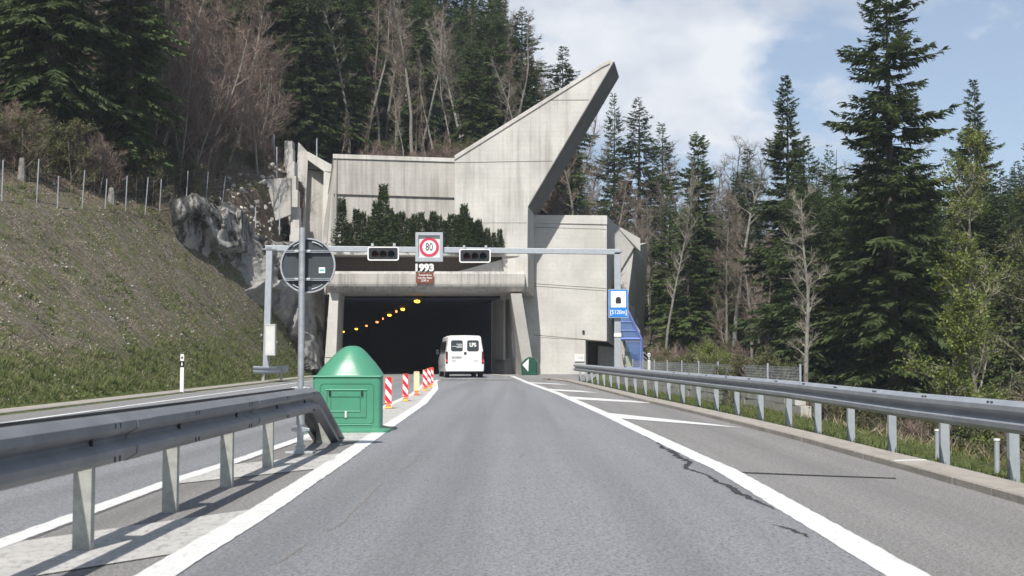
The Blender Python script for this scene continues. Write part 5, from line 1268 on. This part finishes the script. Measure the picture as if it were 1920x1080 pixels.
# small pines in the planter
pn = []
for sd_, hh, rr in ((71, 2.0, .62), (72, 1.8, .64)):
    o = conifer(sd_, hh, rr, .05, 'pine', droop=-.25, dens=1.5, name='small_pine', label='x', cone=1.0, trunk_r=.035, step=.07, tw=.60, gap=.02, root=0)
    o['category'] = 'small pine'; pn.append(o)
bpy.context.view_layer.update(); TP = [tree_of(o) for o in pn]; up_ = set()
tops = [(641, 372), (655, 405), (668, 392), (680, 398), (694, 392), (706, 378), (719, 346), (731, 378), (742, 400), (754, 398), (766, 396), (777, 402), (790, 398), (801, 400), (812, 396), (823, 404), (835, 400), (846, 402), (858, 402), (870, 384), (882, 408), (898, 412), (906, 422), (914, 428), (926, 436), (937, 430), (890, 416), (650, 420), (690, 415), (740, 420), (775, 418), (825, 420), (865, 415), (712, 410), (800, 418)]
zl2 = zl+.2
for k, (x, yt) in enumerate(tops):
    Y_ = 73.1+(x-620)/350*.9+RX.uniform(0, .5) if x < 850 else 73.55+RX.uniform(0, .12); p = at(x, yt, Y_); s_ = (p.z-zl2)/[2.0, 1.8][k % 2]
    yt = yt+(13 if k % 3 == 1 and x not in (641, 719, 937, 870) else 0); p = at(x, yt, Y_); s_ = (p.z-zl2)/[2.0, 1.8][k % 2]
    lb = 'tallest small pine in the planter above the tunnel mouth' if x == 719 else 'rightmost small pine in the planter above the lintel' if x == 937 else 'leftmost small pine in the planter at the wall corner' if x == 641 else 'small dark pine in the crowded planter above the tunnel'
    gr_ = 'small pines in the planter' ; w_ = min(1.25, 1.0/max(.6, s_)**.3)
    if k % 2 not in up_: up_.add(k % 2); o = TP[k % 2][0]; o.location = (p.x, Y_, zl2); o.scale = (s_*w_, s_*w_, s_); o['label'] = lb; o['group'] = gr_
    else: dup(TP[k % 2], (p.x, Y_, zl2), RX.uniform(0, 6), (s_*w_, s_*w_, s_), lb, gr_)
# stumps
for x, yb, yt, Y_, w_, lb in ((38, 348, 296, 51, .15, 'pale broken tree stump at the far left behind the fence'), (206, 398, 352, 56, .17, 'pale stump at the foot of the large dark spruce')):
    p, q = at(x, yb, Y_), at(x+3, yt, Y_); r = thing('tree_stump', lb, 'stump', p)
    MB().tube([p-Vector((0, 0, .2)), p.lerp(q, .5)+Vector((.03, 0, 0)), q], [w_*1.3, w_, w_*.6], 9).build('stump', M['bark_pale'], r, smooth=True)
# ---------------------------------------------------------------- grass and weeds
def blades(n, fx, fy, hgt, mname, name, cond=None, wid=.018, lay=0, seed=1, leafy_=False):
    RX.seed(seed); g_ = np.random.default_rng(seed); X = g_.uniform(*fx, n); Yv = g_.uniform(*fy, n); B = []
    for x, y in zip(X, Yv):
        if cond and not cond(x, y): continue
        B.append((x, y, H(x, y)+.0))
    B = np.array(B); n = len(B); D = np.stack([g_.normal(0, .45+lay, n), g_.normal(0, .45+lay, n), np.ones(n)], 1)
    L = g_.uniform(.4, 1.3, n)*hgt; v, f = kites(B-np.array([0, 0, .02]), D, L, np.full(n, wid)*g_.uniform(.7, 1.4, n) if not leafy_ else L*.55, g_.uniform(-1.5, 1.5, n))
    o = np_mesh(name, v, [f], M[mname]); tag(o, {'grass_verge': 'green grass verge between kerb and right guardrail'}.get(name), None, kind='stuff'); return o
def cl(x, y): return mn.noise(Vector((x*.7, y*.5, 3)))+.5*mn.noise(Vector((x*2.3, y*1.9, 1)))
a_ = blades(42000, (2.6, 6.6), (8, 57), .12, 'grass', 'grass', lambda x, y: x > lin(y, KERB)+.38 and x < lin(y, GR)+1.2, .012, .1, 3)
tag(a_, 'green grass verge between the kerb and the right guardrail', 'grass')
a_ = blades(70000, (-13.2, -10.85), (18, 76), .11, 'grass', 'grass', lambda x, y: x < lin(y, TOE)-.03 and RX.random() < 1-(-11-x)/2.3, .02, .1, 4)
tag(a_, 'green grass along the foot of the left bank', 'grass')
a_ = blades(90000, (-20, -11), (18, 72), .10, 'weed', 'weeds', lambda x, y: cl(x, y)+.25*ss(-13.5, -11.5, x) > .27 and x > lin(y, CX)-1.5, .05, .8, 5, True)
tag(a_, 'patchy green weeds growing over the left bank', 'weeds')
a_ = blades(90000, (-21, -11), (18, 72), .17, 'dry', 'dry_grass', lambda x, y: cl(x+9, y) > -.05 and x > lin(y, CX)-3, .012, 1.0, 6)
tag(a_, 'dry stalks and dead grass lying on the left bank', 'dry grass')
g_ = np.random.default_rng(12); BB, DD, LL = [], [], []
for k in range(1500):
    x, y = (g_.uniform(-20, -11) if k < 800 else g_.uniform(-12.6, -10.9)), g_.uniform(20, 72)
    if x < lin(y, CX)-2 or (cl(x, y) < .05 and x < -12.6): continue
    m_ = g_.integers(14, 34); r_ = g_.uniform(.05, .16); hh = g_.uniform(.12, .34); z = H(x, y)
    for j in range(m_): a = g_.uniform(0, 6.28); q = r_*g_.random(); BB.append((x+q*math.cos(a), y+q*math.sin(a), z-.02)); DD.append((math.cos(a)*g_.uniform(.1, .9), math.sin(a)*g_.uniform(.1, .9), 1)); LL.append(hh*g_.uniform(.5, 1.2))
v, f = kites(np.array(BB), np.array(DD), np.array(LL), np.full(len(LL), .022), g_.uniform(-1.5, 1.5, len(LL)))
a_ = np_mesh('grass_tufts', v, [f], M['grass']); tag(a_, 'scattered green grass tufts standing out on the left bank', 'grass', kind='stuff')
PV, PF = [], []
for k in range(6000):
    x, y = g_.uniform(-20, -11), g_.uniform(20, 74)
    if cl(x*1.3+4, y) < .0: continue
    s_ = g_.uniform(.02, .05)*(2 if g_.random() < .04 else 1); z = H(x, y); c = np.array([x, y, z]); n0 = len(PV)
    for d_ in ((1, 0, 0), (0, 1, .2), (-1, .2, 0), (0, -1, -.2), (.1, .1, .8), (0, 0, -.6)): PV.append(c+np.array(d_)*s_*g_.uniform(.6, 1.3, 3))
    for t_ in ((0, 1, 4), (1, 2, 4), (2, 3, 4), (3, 0, 4), (1, 0, 5), (2, 1, 5), (3, 2, 5), (0, 3, 5)): PF.append([n0+i for i in t_])
a_ = np_mesh('gravel', np.array(PV), [np.array(PF)], M['pale_stone']); tag(a_, 'small pale stones and gravel strewn over the left bank', 'gravel', kind='stuff')
a_ = blades(22000, (5.5, 14), (9, 50), .28, 'dry', 'dry_grass', None, .014, .5, 7)
tag(a_, 'dry grass on the slope below the right guardrail', 'dry grass')
for o in list(bpy.data.objects):
    if o.type == 'EMPTY' and o.location.z < -40:
        for c in list(o.children): bpy.data.objects.remove(c)
        bpy.data.objects.remove(o)

# ---------------------------------------------------------------- thin haze volume, added to lift the darkest tones
hz = MB().box((0, 140, 64), (420, 440, 141)); hm = bpy.data.materials.new('haze_lift'); hm.use_nodes = True; t = hm.node_tree; t.nodes.clear()
o_ = N(t, 'ShaderNodeOutputMaterial'); pv = N(t, 'ShaderNodeVolumePrincipled'); pv.inputs['Color'].default_value = (.80, .90, 1, 1); pv.inputs['Density'].default_value = .00042; pv.inputs['Anisotropy'].default_value = .1
t.links.new(pv.outputs[0], o_.inputs['Volume']); ho = hz.build('haze', hm); tag(ho, 'thin bluish haze volume added to lift the dark tones', 'haze', kind='stuff')
